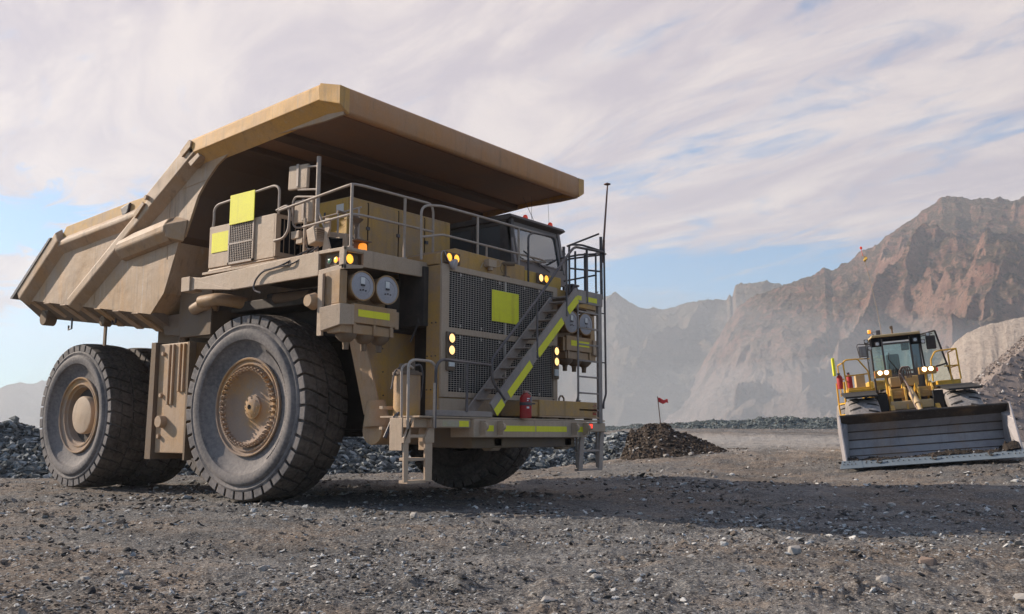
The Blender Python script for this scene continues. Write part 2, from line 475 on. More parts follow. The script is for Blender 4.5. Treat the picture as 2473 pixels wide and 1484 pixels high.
# ground material
def ground_mat():
    m_, N, b = newmat('gravel_ground')
    tc = N.n('ShaderNodeTexCoord'); P = tc.outputs['Object']
    n1 = N.noise(P, .16, 6, .6); n2 = N.noise(P, 1.1, 9, .68); n3 = N.noise(P, 9, 8, .72)
    tan = N.mix(N.ramp(n2, .35, .65, 0, 1), (.215, .168, .132), (.11, .09, .076))
    gry = N.mix(N.ramp(n2, .35, .65, 0, 1), (.215, .21, .205), (.10, .10, .102))
    f = N.ramp(N.math('ADD', n1, N.math('MULTIPLY', N.math('SUBTRACT', n2, .5), .6)), .40, .56, 0, 1)
    c = N.mix(f, tan, gry)
    c = N.mix(N.math('MULTIPLY', N.ramp(n3, .48, .58, 0, 1), .72), c, (.045, .041, .04))
    vo = N.n('ShaderNodeTexVoronoi', feature='F1'); N.l(P, vo.inputs['Vector']); vo.inputs['Scale'].default_value = 24
    sepc = N.n('ShaderNodeSeparateColor'); N.l(vo.outputs['Color'], sepc.inputs[0])
    chip = N.math('MULTIPLY', N.math('GREATER_THAN', sepc.outputs[0], .80), N.math('LESS_THAN', vo.outputs['Distance'], .42))
    c = N.mix(N.math('MULTIPLY', chip, .75), c, N.mix(sepc.outputs[1], (.42, .38, .34), (.36, .40, .42)))
    vo2 = N.n('ShaderNodeTexVoronoi', feature='F1'); N.l(P, vo2.inputs['Vector']); vo2.inputs['Scale'].default_value = 70
    sc2 = N.n('ShaderNodeSeparateColor'); N.l(vo2.outputs['Color'], sc2.inputs[0])
    c = N.mix(N.math('MULTIPLY', N.math('GREATER_THAN', sc2.outputs[0], .72), .6), c, N.mix(sc2.outputs[1], (.48, .43, .38), (.06, .055, .05)))
    bigv = N.noise(P, .35, 5, .65)
    c = N.mix(N.math('MULTIPLY', N.ramp(bigv, .50, .68, 0, 1), .45), c, (.06, .055, .052))
    c = N.mix(N.math('MULTIPLY', N.ramp(bigv, .46, .30, 0, 1), .30), c, (.33, .31, .29))
    # a band of pale powdered rock on the flat beyond the mound
    vm = N.n('ShaderNodeVectorMath', operation='DISTANCE'); N.l(N.mapping(P, rot=(0, 0, -math.atan2(RY, RX)), sc=(.35, 1, 1)), vm.inputs[0])
    q = Vector(ab2xy(12, 38)); q = Matrix.Rotation(-math.atan2(RY, RX), 2) @ Vector((q.x*.35, q.y)) if False else q
    pc = ab2xy(13, 38); ang_ = -math.atan2(RY, RX)
    sxp, syp = pc[0]*.35, pc[1]
    vm.inputs[1].default_value = (sxp*math.cos(ang_)-syp*math.sin(ang_), sxp*math.sin(ang_)+syp*math.cos(ang_), 0)
    pm = N.ramp(N.math('ADD', vm.outputs['Value'], N.math('MULTIPLY', N.math('SUBTRACT', n2, .5), 12)), 2.0, 11.0, .45, 0)
    c = N.mix(pm, c, (.48, .45, .42))
    N.l(c, b.inputs['Base Color']); b.inputs['Roughness'].default_value = .95; b.inputs['Specular IOR Level'].default_value = .15
    bp = N.n('ShaderNodeBump'); bp.inputs['Strength'].default_value = .9; bp.inputs['Distance'].default_value = .05
    hh_ = N.math('ADD', N.math('MULTIPLY', n3, 1.0), N.math('ADD', N.math('MULTIPLY', N.math('SUBTRACT', 1.0, vo.outputs['Distance']), .5), N.math('MULTIPLY', N.noise(P, 45, 4, .7), .35)))
    N.l(hh_, bp.inputs['Height']); N.l(bp.outputs[0], b.inputs['Normal'])
    return m_
GROUND = ground_mat()
def rock_mat(name, cols, dark=(.05, .048, .05)):
    m_, N, b = newmat(name)
    tc = N.n('ShaderNodeTexCoord'); P = tc.outputs['Object']
    at = N.n('ShaderNodeAttribute'); at.attribute_name = 'tint'
    rp = N.n('ShaderNodeValToRGB'); N.l(at.outputs['Fac'], rp.inputs[0])
    el = rp.color_ramp.elements
    el[0].position = 0; el[0].color = (*cols[0], 1); el[1].position = 1; el[1].color = (*cols[-1], 1)
    for i, c in enumerate(cols[1:-1]):
        e = el.new((i+1)/(len(cols)-1)); e.color = (*c, 1)
    n = N.noise(P, 18, 7, .7)
    c = N.mix(N.math('MULTIPLY', N.ramp(n, .45, .7, 0, 1), .5), rp.outputs[0], dark)
    N.l(c, b.inputs['Base Color']); b.inputs['Roughness'].default_value = .92; b.inputs['Specular IOR Level'].default_value = .2
    bp = N.n('ShaderNodeBump'); bp.inputs['Strength'].default_value = .6; bp.inputs['Distance'].default_value = .02
    N.l(n, bp.inputs['Height']); N.l(bp.outputs[0], b.inputs['Normal'])
    return m_
CHIP = rock_mat('gravel_chips', [(.035, .033, .034), (.07, .064, .06), (.16, .13, .105), (.24, .195, .16), (.26, .27, .275), (.60, .58, .55)])
RUBB = rock_mat('blue_grey_rubble', [(.035, .037, .037), (.08, .087, .088), (.12, .13, .13), (.17, .182, .182), (.34, .355, .355), (.12, .10, .085)])
RUBB2 = rock_mat('grey_green_rubble', [(.07, .085, .08), (.11, .13, .125), (.15, .17, .165), (.20, .22, .21), (.32, .34, .33), (.16, .13, .11)])
MUD = rock_mat('brown_mound_soil', [(.025, .02, .016), (.05, .037, .028), (.08, .057, .042), (.12, .09, .066), (.11, .09, .075), (.40, .38, .36)])
SLOP = rock_mat('pinkish_spoil', [(.13, .11, .10), (.20, .165, .145), (.25, .20, .175), (.30, .25, .225), (.20, .18, .17), (.48, .44, .41)])
import bmesh
def rock_template(n, seed, flat=1.0):
    rs = np.random.default_rng(seed)
    p = rs.normal(size=(n, 3)); p /= np.linalg.norm(p, axis=1)[:, None]; p *= (.75+.35*rs.random((n, 1))); p[:, 2] *= flat
    bm = bmesh.new()
    for q in p: bm.verts.new(q)
    bmesh.ops.convex_hull(bm, input=bm.verts)
    bmesh.ops.triangulate(bm, faces=bm.faces)
    bm.verts.ensure_lookup_table()
    used = [v for v in bm.verts if v.link_faces]; idx = {v: i for i, v in enumerate(used)}
    V = np.array([v.co[:] for v in used]); F = np.array([[idx[v] for v in f.verts] for f in bm.faces if len(f.verts) == 3])
    bm.free(); return V, F
TPL = [rock_template(9+(i % 4)*2, 100+i, .75) for i in range(12)]
def scatter(P, S, rs, tint, flat=(.35, .9), stretch=.5):
    """P Nx3 positions, S sizes -> merged rocks"""
    Vs, Fs, Ts = [], [], []; off = 0
    n = len(P); kind = rs.integers(0, len(TPL), n)
    for k in range(len(TPL)):
        ii = np.where(kind == k)[0]
        if not len(ii): continue
        V, F = TPL[k]; m_ = len(ii)
        ang = rs.random(m_)*2*np.pi; tl = rs.normal(size=m_)*.35; tl2 = rs.normal(size=m_)*.35
        sc = np.stack([np.ones(m_), 1-stretch*rs.random(m_), flat[0]+(flat[1]-flat[0])*rs.random(m_)], 1)*S[ii][:, None]
        L = V[None]*sc[:, None, :]
        x, y, z = L[..., 0], L[..., 1], L[..., 2]
        c, s = np.cos(tl)[:, None], np.sin(tl)[:, None]; x, z = x*c-z*s, x*s+z*c
        c, s = np.cos(tl2)[:, None], np.sin(tl2)[:, None]; y, z = y*c-z*s, y*s+z*c
        c, s = np.cos(ang)[:, None], np.sin(ang)[:, None]; x, y = x*c-y*s, x*s+y*c
        W_ = np.stack([x, y, z], -1)+P[ii][:, None, :]
        Vs.append(W_.reshape(-1, 3)); Fs.append((F[None]+(np.arange(m_)*len(V))[:, None, None]+off).reshape(-1, 3)); Ts.append(np.repeat(tint[ii], len(V)))
        off += m_*len(V)
    return np.concatenate(Vs), np.concatenate(Fs), np.concatenate(Ts)

# ---- the ground sheet: fine near the truck, coarse to the horizon
rings = 1.2*np.exp(np.arange(0, 700)*.0118)
rings = np.concatenate([[.02, .4, .8], rings[rings < 4200]])
ang = np.concatenate([np.linspace(-42, 42, 860), np.linspace(43, 317, 110)])*math.pi/180
A_, Rr = np.meshgrid(ang, rings, indexing='ij')
a_ = np.sin(A_)*Rr; b_ = np.cos(A_)*Rr
hz_ = ground_h(a_, b_)
x_, y_ = ab2xy(a_, b_)
V = np.stack([x_, y_, hz_], -1).reshape(-1, 3)
nv0 = len(V)
F = gridfaces(len(ang), len(rings), True)
ctr = np.array([[CAM.x, CAM.y, float(ground_h(0., 0.))]])
g = mesh_from('ground', V, F, GROUND)
tag(g, kind='structure')
# ---- loose gravel lying on it
rs = np.random.default_rng(5)
def gravel(n, rmin, rmax, smin, smax, seed, p=1.0):
    rs = np.random.default_rng(seed)
    u = rs.random(n); rr = (rmin**-p+(rmax**-p-rmin**-p)*u)**(-1/p)
    th = (rs.random(n)-.5)*R(84)
    a = np.sin(th)*rr; b = np.cos(th)*rr
    x, y = ab2xy(a, b)
    cl = fbm(x*.7, y*.7, 3, 71)+.5*fbm(x*3, y*3, 2, 77)
    keep = rs.random(n) < np.clip(.45+cl*1.5, .08, 1)
    a, b, x, y, rr = a[keep], b[keep], x[keep], y[keep], rr[keep]; n = len(a)
    s = smin*(smax/smin)**(rs.random(n)**2.2)
    s = s*np.clip(rr/9, .75, 2.2)
    z = ground_h(a, b)+s*.15
    t = rs.random(n); big_ = fbm(x*.16, y*.16, 3, 91)
    t = np.clip(t*.85+big_*.25, 0, 1)
    lum = rs.random(n) < .18; t = np.where(lum, .92+.08*rs.random(n), t)
    return np.stack([x, y, z], 1), s, t
Pg, Sg, Tg = gravel(120000, 4.5, 34, .006, .038, 5, .6)
P2, S2, T2 = gravel(3600, 4.8, 30, .03, .065, 6, .5)
Vg, Fg, Tt = scatter(np.concatenate([Pg, P2]), np.concatenate([Sg, S2]), rs, np.concatenate([Tg, T2]), flat=(.22, .62))
o = mesh_from('gravel', Vg, Fg, CHIP, smooth=False, attr=Tt)
tag(o, 'loose gravel and stone chips strewn over the haul ground in the foreground', 'gravel', kind='stuff')

# ---- heaps
def heap(name, path, mat, seed, nrock, srng, label, cat, kind='stuff', rough=.18, tintf=None, under=.35):
    """path: list of (a, b, top_z, halfwidth)"""
    rs = np.random.default_rng(seed)
    path = np.array(path, float); nu = max(60, int(12*np.hypot(*(path[-1, :2]-path[0, :2])))); nu = min(nu, 420); nv = 46
    t = np.linspace(0, len(path)-1, nu); i0 = np.clip(t.astype(int), 0, len(path)-2); f = (t-i0)
    pts = path[i0]*(1-f)[:, None]+path[i0+1]*f[:, None]
    dr = np.gradient(pts[:, :2], axis=0); dr /= np.linalg.norm(dr, axis=1)[:, None]; nr = np.stack([dr[:, 1], -dr[:, 0]], 1)
    s = np.linspace(-1, 1, nv)
    A = pts[:, None, 0]+nr[:, None, 0]*s[None]*pts[:, None, 3]; B = pts[:, None, 1]+nr[:, None, 1]*s[None]*pts[:, None, 3]
    g0 = ground_h(A, B, False)
    prof = np.clip(1-np.abs(s)**1.25, 0, 1)[None]
    X, Y = ab2xy(A, B)
    H = np.maximum(pts[:, None, 2]-g0, .0)
    Z = g0-.06+H*prof*(1+.35*fbm(X*.6, Y*.6, 3, seed))+rough*fbm(X*2.2, Y*2.2, 4, seed+3)*np.clip(H*prof*2, 0, 1)
    V = np.stack([X, Y, Z], -1).reshape(-1, 3); F = gridfaces(nu, nv)
    tri = np.concatenate([F[:, [0, 1, 2]], F[:, [0, 2, 3]]])
    # rocks lie on the surface
    iu = rs.random(nrock)*(nu-1.001); iv = rs.random(nrock)*(nv-1.001)
    i_, j_ = iu.astype(int), iv.astype(int); Vg_ = V.reshape(nu, nv, 3); fu, fv = (iu-i_)[:, None], (iv-j_)[:, None]
    P = Vg_[i_, j_]*(1-fu)*(1-fv)+Vg_[i_+1, j_]*fu*(1-fv)+Vg_[i_, j_+1]*(1-fu)*fv+Vg_[i_+1, j_+1]*fu*fv
    S = srng[0]*(srng[1]/srng[0])**(rs.random(nrock)**2.0)
    T = rs.random(nrock)*.8
    lum = rs.random(nrock) < .07; T = np.where(lum, 1.0 if tintf is None else .8, T)
    if tintf: T = tintf(P, T, rs)
    P[:, 2] += S*.2
    Vr, Fr, Tr = scatter(P, S, rs, T, flat=(.5, 1.0), stretch=.45)
    VV = np.concatenate([V, Vr]); FF = np.concatenate([tri, Fr+len(V)]); TT = np.concatenate([np.full(len(V), under), Tr])
    o = mesh_from(name, VV, FF, mat, smooth=False, attr=TT)
    return tag(o, label, cat, kind=kind)
heap('rubble_berm', [(-34, 27, 1.6, 3.2), (-20, 30, 1.62, 3.2), (-12, 32, 1.6, 3.4), (-3, 35, 1.3, 3.4), (3.2, 37.5, 1.38, 3.2), (5.5, 38, 1.30, 2.6)], RUBB, 3, 42000, (.035, .23),
     'long berm of blue grey broken rock running behind the haul truck', 'rubble berm', tintf=lambda P, T, rs: np.where(rs.random(len(T)) < .10, .8, T))
mound = heap('dirt_mound', [(3.9, 33.6, .5, .8), (4.25, 33.6, 1.50, 1.3), (4.8, 33.5, 1.78, 1.5), (5.5, 33.3, 1.92, 1.6), (6.1, 33.2, 1.66, 1.5), (6.9, 33.0, 1.20, 1.3), (7.6, 33.0, .78, 1.0), (8.4, 33.0, .5, .7)], MUD, 9, 7500, (.015, .10),
     'dark brown mound of earth with stones, marked by a red flag', 'dirt mound', kind=None, rough=.12)
heap('distant_berm', [(6, 76, 1.9, 2.0), (12, 78, 2.35, 2.2), (20, 80, 2.75, 2.4), (28, 81, 3.05, 2.5), (40, 80, 3.3, 2.5), (60, 76, 3.6, 2.6)], RUBB2, 15, 12000, (.05, .15),
     'low distant berm of grey green rubble across the far side of the flat ground', 'rubble berm')
# ---- spoil slope at the right edge
nu, nv = 150, 150
a_, b_ = np.meshgrid(np.linspace(17.5, 48, nu), np.linspace(37, 70, nv), indexing='ij')
g0 = ground_h(a_, b_, False); X, Y = ab2xy(a_, b_)
hgt = np.minimum((a_-.431*b_)*.84, (b_-37.5)*.75); hgt = np.minimum(hgt, (70-b_)*.9); hgt = np.clip(np.minimum(hgt, 13+a_*0), 0, None)
Z = g0-.1+hgt+np.clip(hgt, 0, 1)*(fbm(X*.5, Y*.5, 4, 60)*.14+fbm(X*2, Y*2, 4, 61)*.07)
V = np.stack([X, Y, Z], -1).reshape(-1, 3); F = gridfaces(nu, nv); tri = np.concatenate([F[:, [0, 1, 2]], F[:, [0, 2, 3]]])
ns = 30000; ii = rs.integers(0, nu-1, ns); jj = rs.integers(0, nv-1, ns); Vg_ = V.reshape(nu, nv, 3); f1, f2 = rs.random((ns, 1)), rs.random((ns, 1))
P = Vg_[ii, jj]*(1-f1)*(1-f2)+Vg_[ii+1, jj]*f1*(1-f2)+Vg_[ii, jj+1]*(1-f1)*f2+Vg_[ii+1, jj+1]*f1*f2
S = .025*(7)**(rs.random(ns)**2.2); T = np.where(rs.random(ns) < .05, 1, rs.random(ns)*.8); P[:, 2] += S*.2
Vr, Fr, Tr = scatter(P, S, rs, T, (.5, 1), .4)
o = mesh_from('spoil_slope', np.concatenate([V, Vr]), np.concatenate([tri, Fr+len(V)]), SLOP, smooth=False, attr=np.concatenate([np.full(len(V), .35), Tr]))
tag(o, kind='structure')

# ---- distant ground: waste dump, mountains
def hill_mat(name, rock1, rock2, scrub, pale, pz0, pz1, scrubamt=.6, bd=6, sc=.012):
    m_, N, b = newmat(name)
    tc = N.n('ShaderNodeTexCoord'); P = tc.outputs['Object']
    g = N.n('ShaderNodeNewGeometry'); sp = N.n('ShaderNodeSeparateXYZ'); N.l(g.outputs['Normal'], sp.inputs[0])
    sp2 = N.n('ShaderNodeSeparateXYZ'); N.l(P, sp2.inputs[0])
    n1 = N.noise(P, sc, 8, .62); n2 = N.noise(P, sc*6, 9, .72); n3 = N.noise(P, sc*24, 6, .72)
    c = N.mix(N.ramp(n2, .43, .57, 0, 1), rock1, rock2)
    sf = N.ramp(N.math('ADD', N.math('ADD', sp.outputs[2], N.math('MULTIPLY', N.math('SUBTRACT', n2, .5), 1.5)), N.math('MULTIPLY', N.math('SUBTRACT', n3, .5), 1.1)), .45, .80, 0, 1)
    c = N.mix(N.math('MULTIPLY', sf, scrubamt), c, scrub)
    c = N.mix(N.math('MULTIPLY', N.ramp(n3, .52, .62, 0, 1), .6), c, tuple(x*.5 for x in scrub))
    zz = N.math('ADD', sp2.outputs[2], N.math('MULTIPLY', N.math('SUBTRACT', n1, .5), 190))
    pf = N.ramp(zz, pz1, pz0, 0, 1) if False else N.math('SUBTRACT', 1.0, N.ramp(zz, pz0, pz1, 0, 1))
    c = N.mix(N.math('MULTIPLY', pf, .85), c, N.mix(N.ramp(n2, .4, .65, 0, 1), pale, tuple(x*.72 for x in pale)))  # paler towards the base: pale rock benches, with low haze put into the colour
    N.l(c, b.inputs['Base Color']); b.inputs['Roughness'].default_value = 1; b.inputs['Specular IOR Level'].default_value = .0
    bp = N.n('ShaderNodeBump'); bp.inputs['Strength'].default_value = 1; bp.inputs['Distance'].default_value = bd*1.6
    N.l(N.math('ADD', n2, N.math('MULTIPLY', n3, .45)), bp.inputs['Height']); N.l(bp.outputs[0], b.inputs['Normal'])
    return m_
def px2ang(x): return math.atan((x-1236.5)/2252.27)
HOR = 1051.0
def px2el(x, y): return (HOR-y)/2252.27*math.cos(px2ang(x))   # tangent of elevation, level camera approx
def mountain(name, sky_px, r0, r1, seed, mat, nang, nr, shape=1.3, amp=.35, sc=1.0, zbase=-26, x0=None, x1=None, spur=0.0, terr=0, smo=.004, gsc=1.0, rel=1.0):
    xs = np.array([p[0] for p in sky_px], float); ys = np.array([p[1] for p in sky_px], float)
    pa = np.arctan((xs-1236.5)/2252.27)
    te = (HOR-ys)/2252.27*np.cos(pa)
    th = np.linspace(pa[0], pa[-1], nang); E = np.interp(th, pa, te)
    u = np.linspace(0, 1.35, nr)
    rr = r0+(r1-r0)*u
    TH, U = np.meshgrid(th, u, indexing='ij'); RR = r0+(r1-r0)*U
    a = np.sin(TH)*RR; b = np.cos(TH)*RR; X, Y = ab2xy(a, b)
    wx = fbm(X*.004*sc, Y*.004*sc, 4, seed+9)*.8; wy = fbm(X*.004*sc, Y*.004*sc, 4, seed+19)*.8
    rd = ridged(X*.0042*sc+wx, Y*.0042*sc+wy, 7, seed)
    rf = fbm(X*.02*sc, Y*.02*sc, 5, seed+40)
    base = np.where(U <= 1, U**shape, 1-(U-1)*1.2)
    env = np.where(U <= 1, np.sin(np.clip(U, 0, 1)*math.pi*.5)**.7*(1-.55*U**6), 1)
    gl = ridged(TH*9*gsc+wx*.35-U*1.5, U*1.6+wy*.35+TH*3, 3, seed+55, .4)
    env = np.where(U <= 1, np.sin(np.clip(U, 0, 1)*math.pi)**.8, 0)
    H = base*(1-amp*.35)+amp*(.45*rd+.55*gl-.30)*env+.016*rf*np.clip(U*4, 0, 1)*(1-.6*np.clip(U, 0, 1))
    cl = ridged(X*.016*sc, Y*.016*sc, 4, seed+70); H = H+.026*(cl-.4)*np.clip(U*3, 0, 1)*(1-.75*np.clip(U, 0, 1)**2)
    if terr:
        q = H*terr; fq = np.floor(q); fr_ = q-fq; st = (fq+sstep(.55, 1.0, fr_))/terr; k = 1-sstep(.25, .6, U); H = H*(1-k)+st*k
    top = E[:, None]*r1+1.35-zbase
    Z = zbase+H*top
    # scale every bearing so that the crest meets its true height
    el = (Z-1.35)/RR; mx = el.max(1)
    k_ = (1+(E-mx)*r1/np.maximum((Z.max(1)-zbase), 1))
    sg = int(nang*smo)+1; kk = np.exp(-.5*(np.arange(-3*sg, 3*sg+1)/sg)**2); kk /= kk.sum()
    k_ = np.convolve(np.pad(k_, 3*sg, mode='edge'), kk, 'valid')
    Z = zbase+(Z-zbase)*k_[:, None]
    q = np.clip(U*5, 0, 1)*np.clip((Z-zbase)/60, 0, 1)
    for wl, am, sd in ((150, 7, 1), (62, 8, 2), (26, 5.5, 3), (11, 3.0, 4)):
        Z = Z+q*am*rel*(ridged(X/wl+wx*.4, Y/wl+wy*.4, 3, seed+90+sd, .5)-.42)
    V = np.stack([X, Y, Z], -1).reshape(-1, 3)
    o = mesh_from(name, V, gridfaces(nang, nr), mat, smooth=True)
    return tag(o, kind='structure')
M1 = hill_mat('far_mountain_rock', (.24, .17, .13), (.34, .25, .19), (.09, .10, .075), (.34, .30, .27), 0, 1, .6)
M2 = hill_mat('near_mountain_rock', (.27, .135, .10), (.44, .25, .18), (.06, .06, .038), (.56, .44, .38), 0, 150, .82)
M3 = hill_mat('waste_dump_soil', (.40, .33, .28), (.47, .40, .34), (.38, .31, .26), (.46, .39, .33), -60, -50, .3, bd=.6, sc=.05)
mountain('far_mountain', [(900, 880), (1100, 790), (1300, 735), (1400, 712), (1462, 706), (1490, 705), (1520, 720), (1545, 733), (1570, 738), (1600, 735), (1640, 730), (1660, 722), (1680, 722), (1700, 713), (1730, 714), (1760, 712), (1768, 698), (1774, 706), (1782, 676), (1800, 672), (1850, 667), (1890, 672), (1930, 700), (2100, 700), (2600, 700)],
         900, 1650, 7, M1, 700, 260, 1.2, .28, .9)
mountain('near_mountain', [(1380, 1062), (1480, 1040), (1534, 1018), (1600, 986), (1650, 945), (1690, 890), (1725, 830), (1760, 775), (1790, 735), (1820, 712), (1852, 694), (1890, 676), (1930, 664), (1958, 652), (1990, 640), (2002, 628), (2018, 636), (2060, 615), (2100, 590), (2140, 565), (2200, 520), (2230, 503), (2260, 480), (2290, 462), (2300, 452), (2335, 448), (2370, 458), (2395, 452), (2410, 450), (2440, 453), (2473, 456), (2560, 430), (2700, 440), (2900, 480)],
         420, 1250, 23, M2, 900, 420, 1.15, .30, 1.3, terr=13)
mountain('far_ridge', [(-500, 900), (-300, 925), (-100, 945), (0, 940), (20, 932), (40, 927), (80, 926), (100, 922), (125, 921), (300, 960), (600, 1000), (900, 1010), (1200, 990), (1500, 980), (1700, 980)],
         2200, 2700, 33, M1, 420, 60, 1.2, .2, .4)
# waste dump: a long smooth tipped slope
nu, nv = 260, 90
pxs = np.array([(2120, 1040), (2180, 990), (2230, 930), (2280, 862), (2310, 825), (2340, 802), (2380, 785), (2430, 772), (2473, 764), (2600, 740), (2900, 700)], float)
th = np.arctan((np.linspace(2120, 2900, nu)-1236.5)/2252.27); E = (HOR-np.interp(np.linspace(2120, 2900, nu), pxs[:, 0], pxs[:, 1]))/2252.27*np.cos(th)
TH, U = np.meshgrid(th, np.linspace(0, 1.2, nv), indexing='ij'); RR = 190+90*U
a = np.sin(TH)*RR; b = np.cos(TH)*RR; X, Y = ab2xy(a, b)
top = (E[:, None]*280+1.35+12)
Z = -12+top*np.minimum(U, 1+(1-U)*.1)+np.clip(U, 0, 1)*np.clip(1.2-U, 0, 1)*(fbm(TH*160, U*2.2, 4, 80)*1.9+fbm(TH*600, U*5, 3, 81)*.5)
o = mesh_from('waste_dump', np.stack([X, Y, Z], -1).reshape(-1, 3), gridfaces(nu, nv), M3); tag(o, kind='structure')

# ---- haze over the whole valley
hb = MB().box(CAM.x-3900, CAM.x+3900, CAM.y-3900, CAM.y+3900, -45, 410)
hm = bpy.data.materials.new('haze_air'); hm.use_nodes = True
t = hm.node_tree
for n in list(t.nodes): t.nodes.remove(n)
N_ = NT(t); pv = N_.n('ShaderNodeVolumePrincipled'); ot = N_.n('ShaderNodeOutputMaterial'); N_.l(pv.outputs[0], ot.inputs['Volume'])
pv.inputs['Color'].default_value = (.86, .91, 1.0, 1); pv.inputs['Density'].default_value = .00038; pv.inputs['Anisotropy'].default_value = .25
hz = hb.build('haze', hm); tag(hz, kind='stuff'); hz.visible_shadow = True

# dust hanging in the pit: closed low clouds of even density
def dust(a, b, z, ra, rb, rz, den, seed):
    V = []; nu, nv = 40, 20
    for i in range(nu):
        for j in range(nv+1):
            t = 2*math.pi*i/nu; p = math.pi*j/nv
            V.append((math.sin(p)*math.cos(t), math.sin(p)*math.sin(t), math.cos(p)))
    V = np.array(V); k = 1+.16*fbm(V[:, 0]*2+5+V[:, 2], V[:, 1]*2, 3, seed)[:, None]
    W_ = V*k; X, Y = ab2xy(a+W_[:, 0]*ra, b+W_[:, 1]*rb)
    F = [(i*(nv+1)+j, ((i+1) % nu)*(nv+1)+j, ((i+1) % nu)*(nv+1)+j+1, i*(nv+1)+j+1) for i in range(nu) for j in range(nv)]
    mb = MB().add(np.stack([X, Y, z+W_[:, 2]*rz], 1).tolist(), F)
    dm = bpy.data.materials.new('pit_dust'); dm.use_nodes = True; t = dm.node_tree
    for n in list(t.nodes): t.nodes.remove(n)
    N_ = NT(t); pv = N_.n('ShaderNodeVolumePrincipled'); ot = N_.n('ShaderNodeOutputMaterial'); N_.l(pv.outputs[0], ot.inputs['Volume'])
    pv.inputs['Color'].default_value = (.86, .93, 1.0, 1); pv.inputs['Density'].default_value = den; pv.inputs['Anisotropy'].default_value = .2
    o = mb.build('dust_cloud', dm, smooth=True); tag(o, kind='stuff')
dust(90, 600, 0, 420, 200, 90, .0015, 3)
dust(160, 330, -12, 170, 90, 42, .0022, 8)
# ------------------------------------------------------------------ haul truck
truck = empty('haul_truck')
tag(truck, 'huge dusty tan mining haul truck with overhanging dump body, parked on the gravel', 'dump truck')

def tyre_profile(Wd):
    half = [(.30, .90), (.20, .93), (.195, 1.0), (.165, 1.12), (.075, 1.245), (.06, 1.262), (.022, 1.28), (0.0, 1.35), (0.0, 1.43), (.012, 1.46), (.055, 1.49),
            (.05, 1.52), (.035, 1.55), (.05, 1.585), (.115, 1.60), (.125, 1.68), (.30, 1.70), (Wd/2, 1.735)]
    return half+[(Wd-a, r) for a, r in half[::-1][1:]]
def tread_blocks(Wd, n, gap, mb):
    def top(u): return 1.80-.05*abs((u-Wd/2)/(Wd/2))**2.5
    def P(ang, u, r): return (r*math.sin(ang), u, r*math.cos(ang))
    pit = 2*math.pi/n
    c = Wd/2
    for sidx in (0, 1):
        for k in range(n):
            a0 = k*pit+(pit/2 if sidx else 0)
            spans = [(.055, .30), (.312, c-.02)]
            for (ua, ub) in spans:
                if ua == .055: uu = [.055, .16, .30]
                else: uu = [.312, (.312+c-.02)/2, c-.02]
                for s in range(len(uu)-1):
                    x0, x1 = uu[s], uu[s+1]
                    def off(u): return R(6.0)*(max(0, u-.1)/.5)**1.2
                    q = []
                    for (u) in (x0, x1):
                        g = gap*(1.05 if u < .1 else 1.15 if u < .2 else 1.0 if u < .35 else .65)
                        for e in (-1, 1):
                            ang = a0+off(u)+e*(pit/2-g/2)
                            uu_ = u if not sidx else Wd-u
                            if sidx: ang = a0-off(u)+e*(pit/2-g/2)
                            q.append((ang, uu_, u))
                    (aA, uA, ra), (aB, _, _), (aC, uC, rc), (aD, _, _) = q
                    tA, tC = top(ra), top(rc)
                    bA = 1.585 if ra < .06 else 1.70
                    bC = 1.70
                    uAb = uA
                    vs = [P(aA, uA, bA), P(aB, uA, bA), P(aB, uA, tA-.015 if ra < .06 else tA), P(aA, uA, tA-.015 if ra < .06 else tA),
                          P(aC, uC, bC), P(aD, uC, bC), P(aD, uC, tC), P(aC, uC, tC)]
                    mb.add(vs, [(0, 1, 2, 3), (7, 6, 5, 4), (3, 2, 6, 7), (0, 4, 5, 1), (1, 5, 6, 2), (0, 3, 7, 4)])
    return mb
def make_tyre(parent, Wd=1.15):
    t = MB().lathe(tyre_profile(Wd), ax=(0, 1, 0), n=120).build('tyre', SIDEW, parent, smooth=True)
    tb = MB(); tread_blocks(Wd, 38, R(1.55), tb)
    b = tb.build('tread', TREAD, parent, bev=.012, split=False)
    b.data.materials.append(SIDEW)
    for p in b.data.polygons:
        ys = [b.data.vertices[i].co.y for i in p.vertices]
        if max(ys) < .07 or min(ys) > Wd-.07: p.material_index = 1
    return t, b

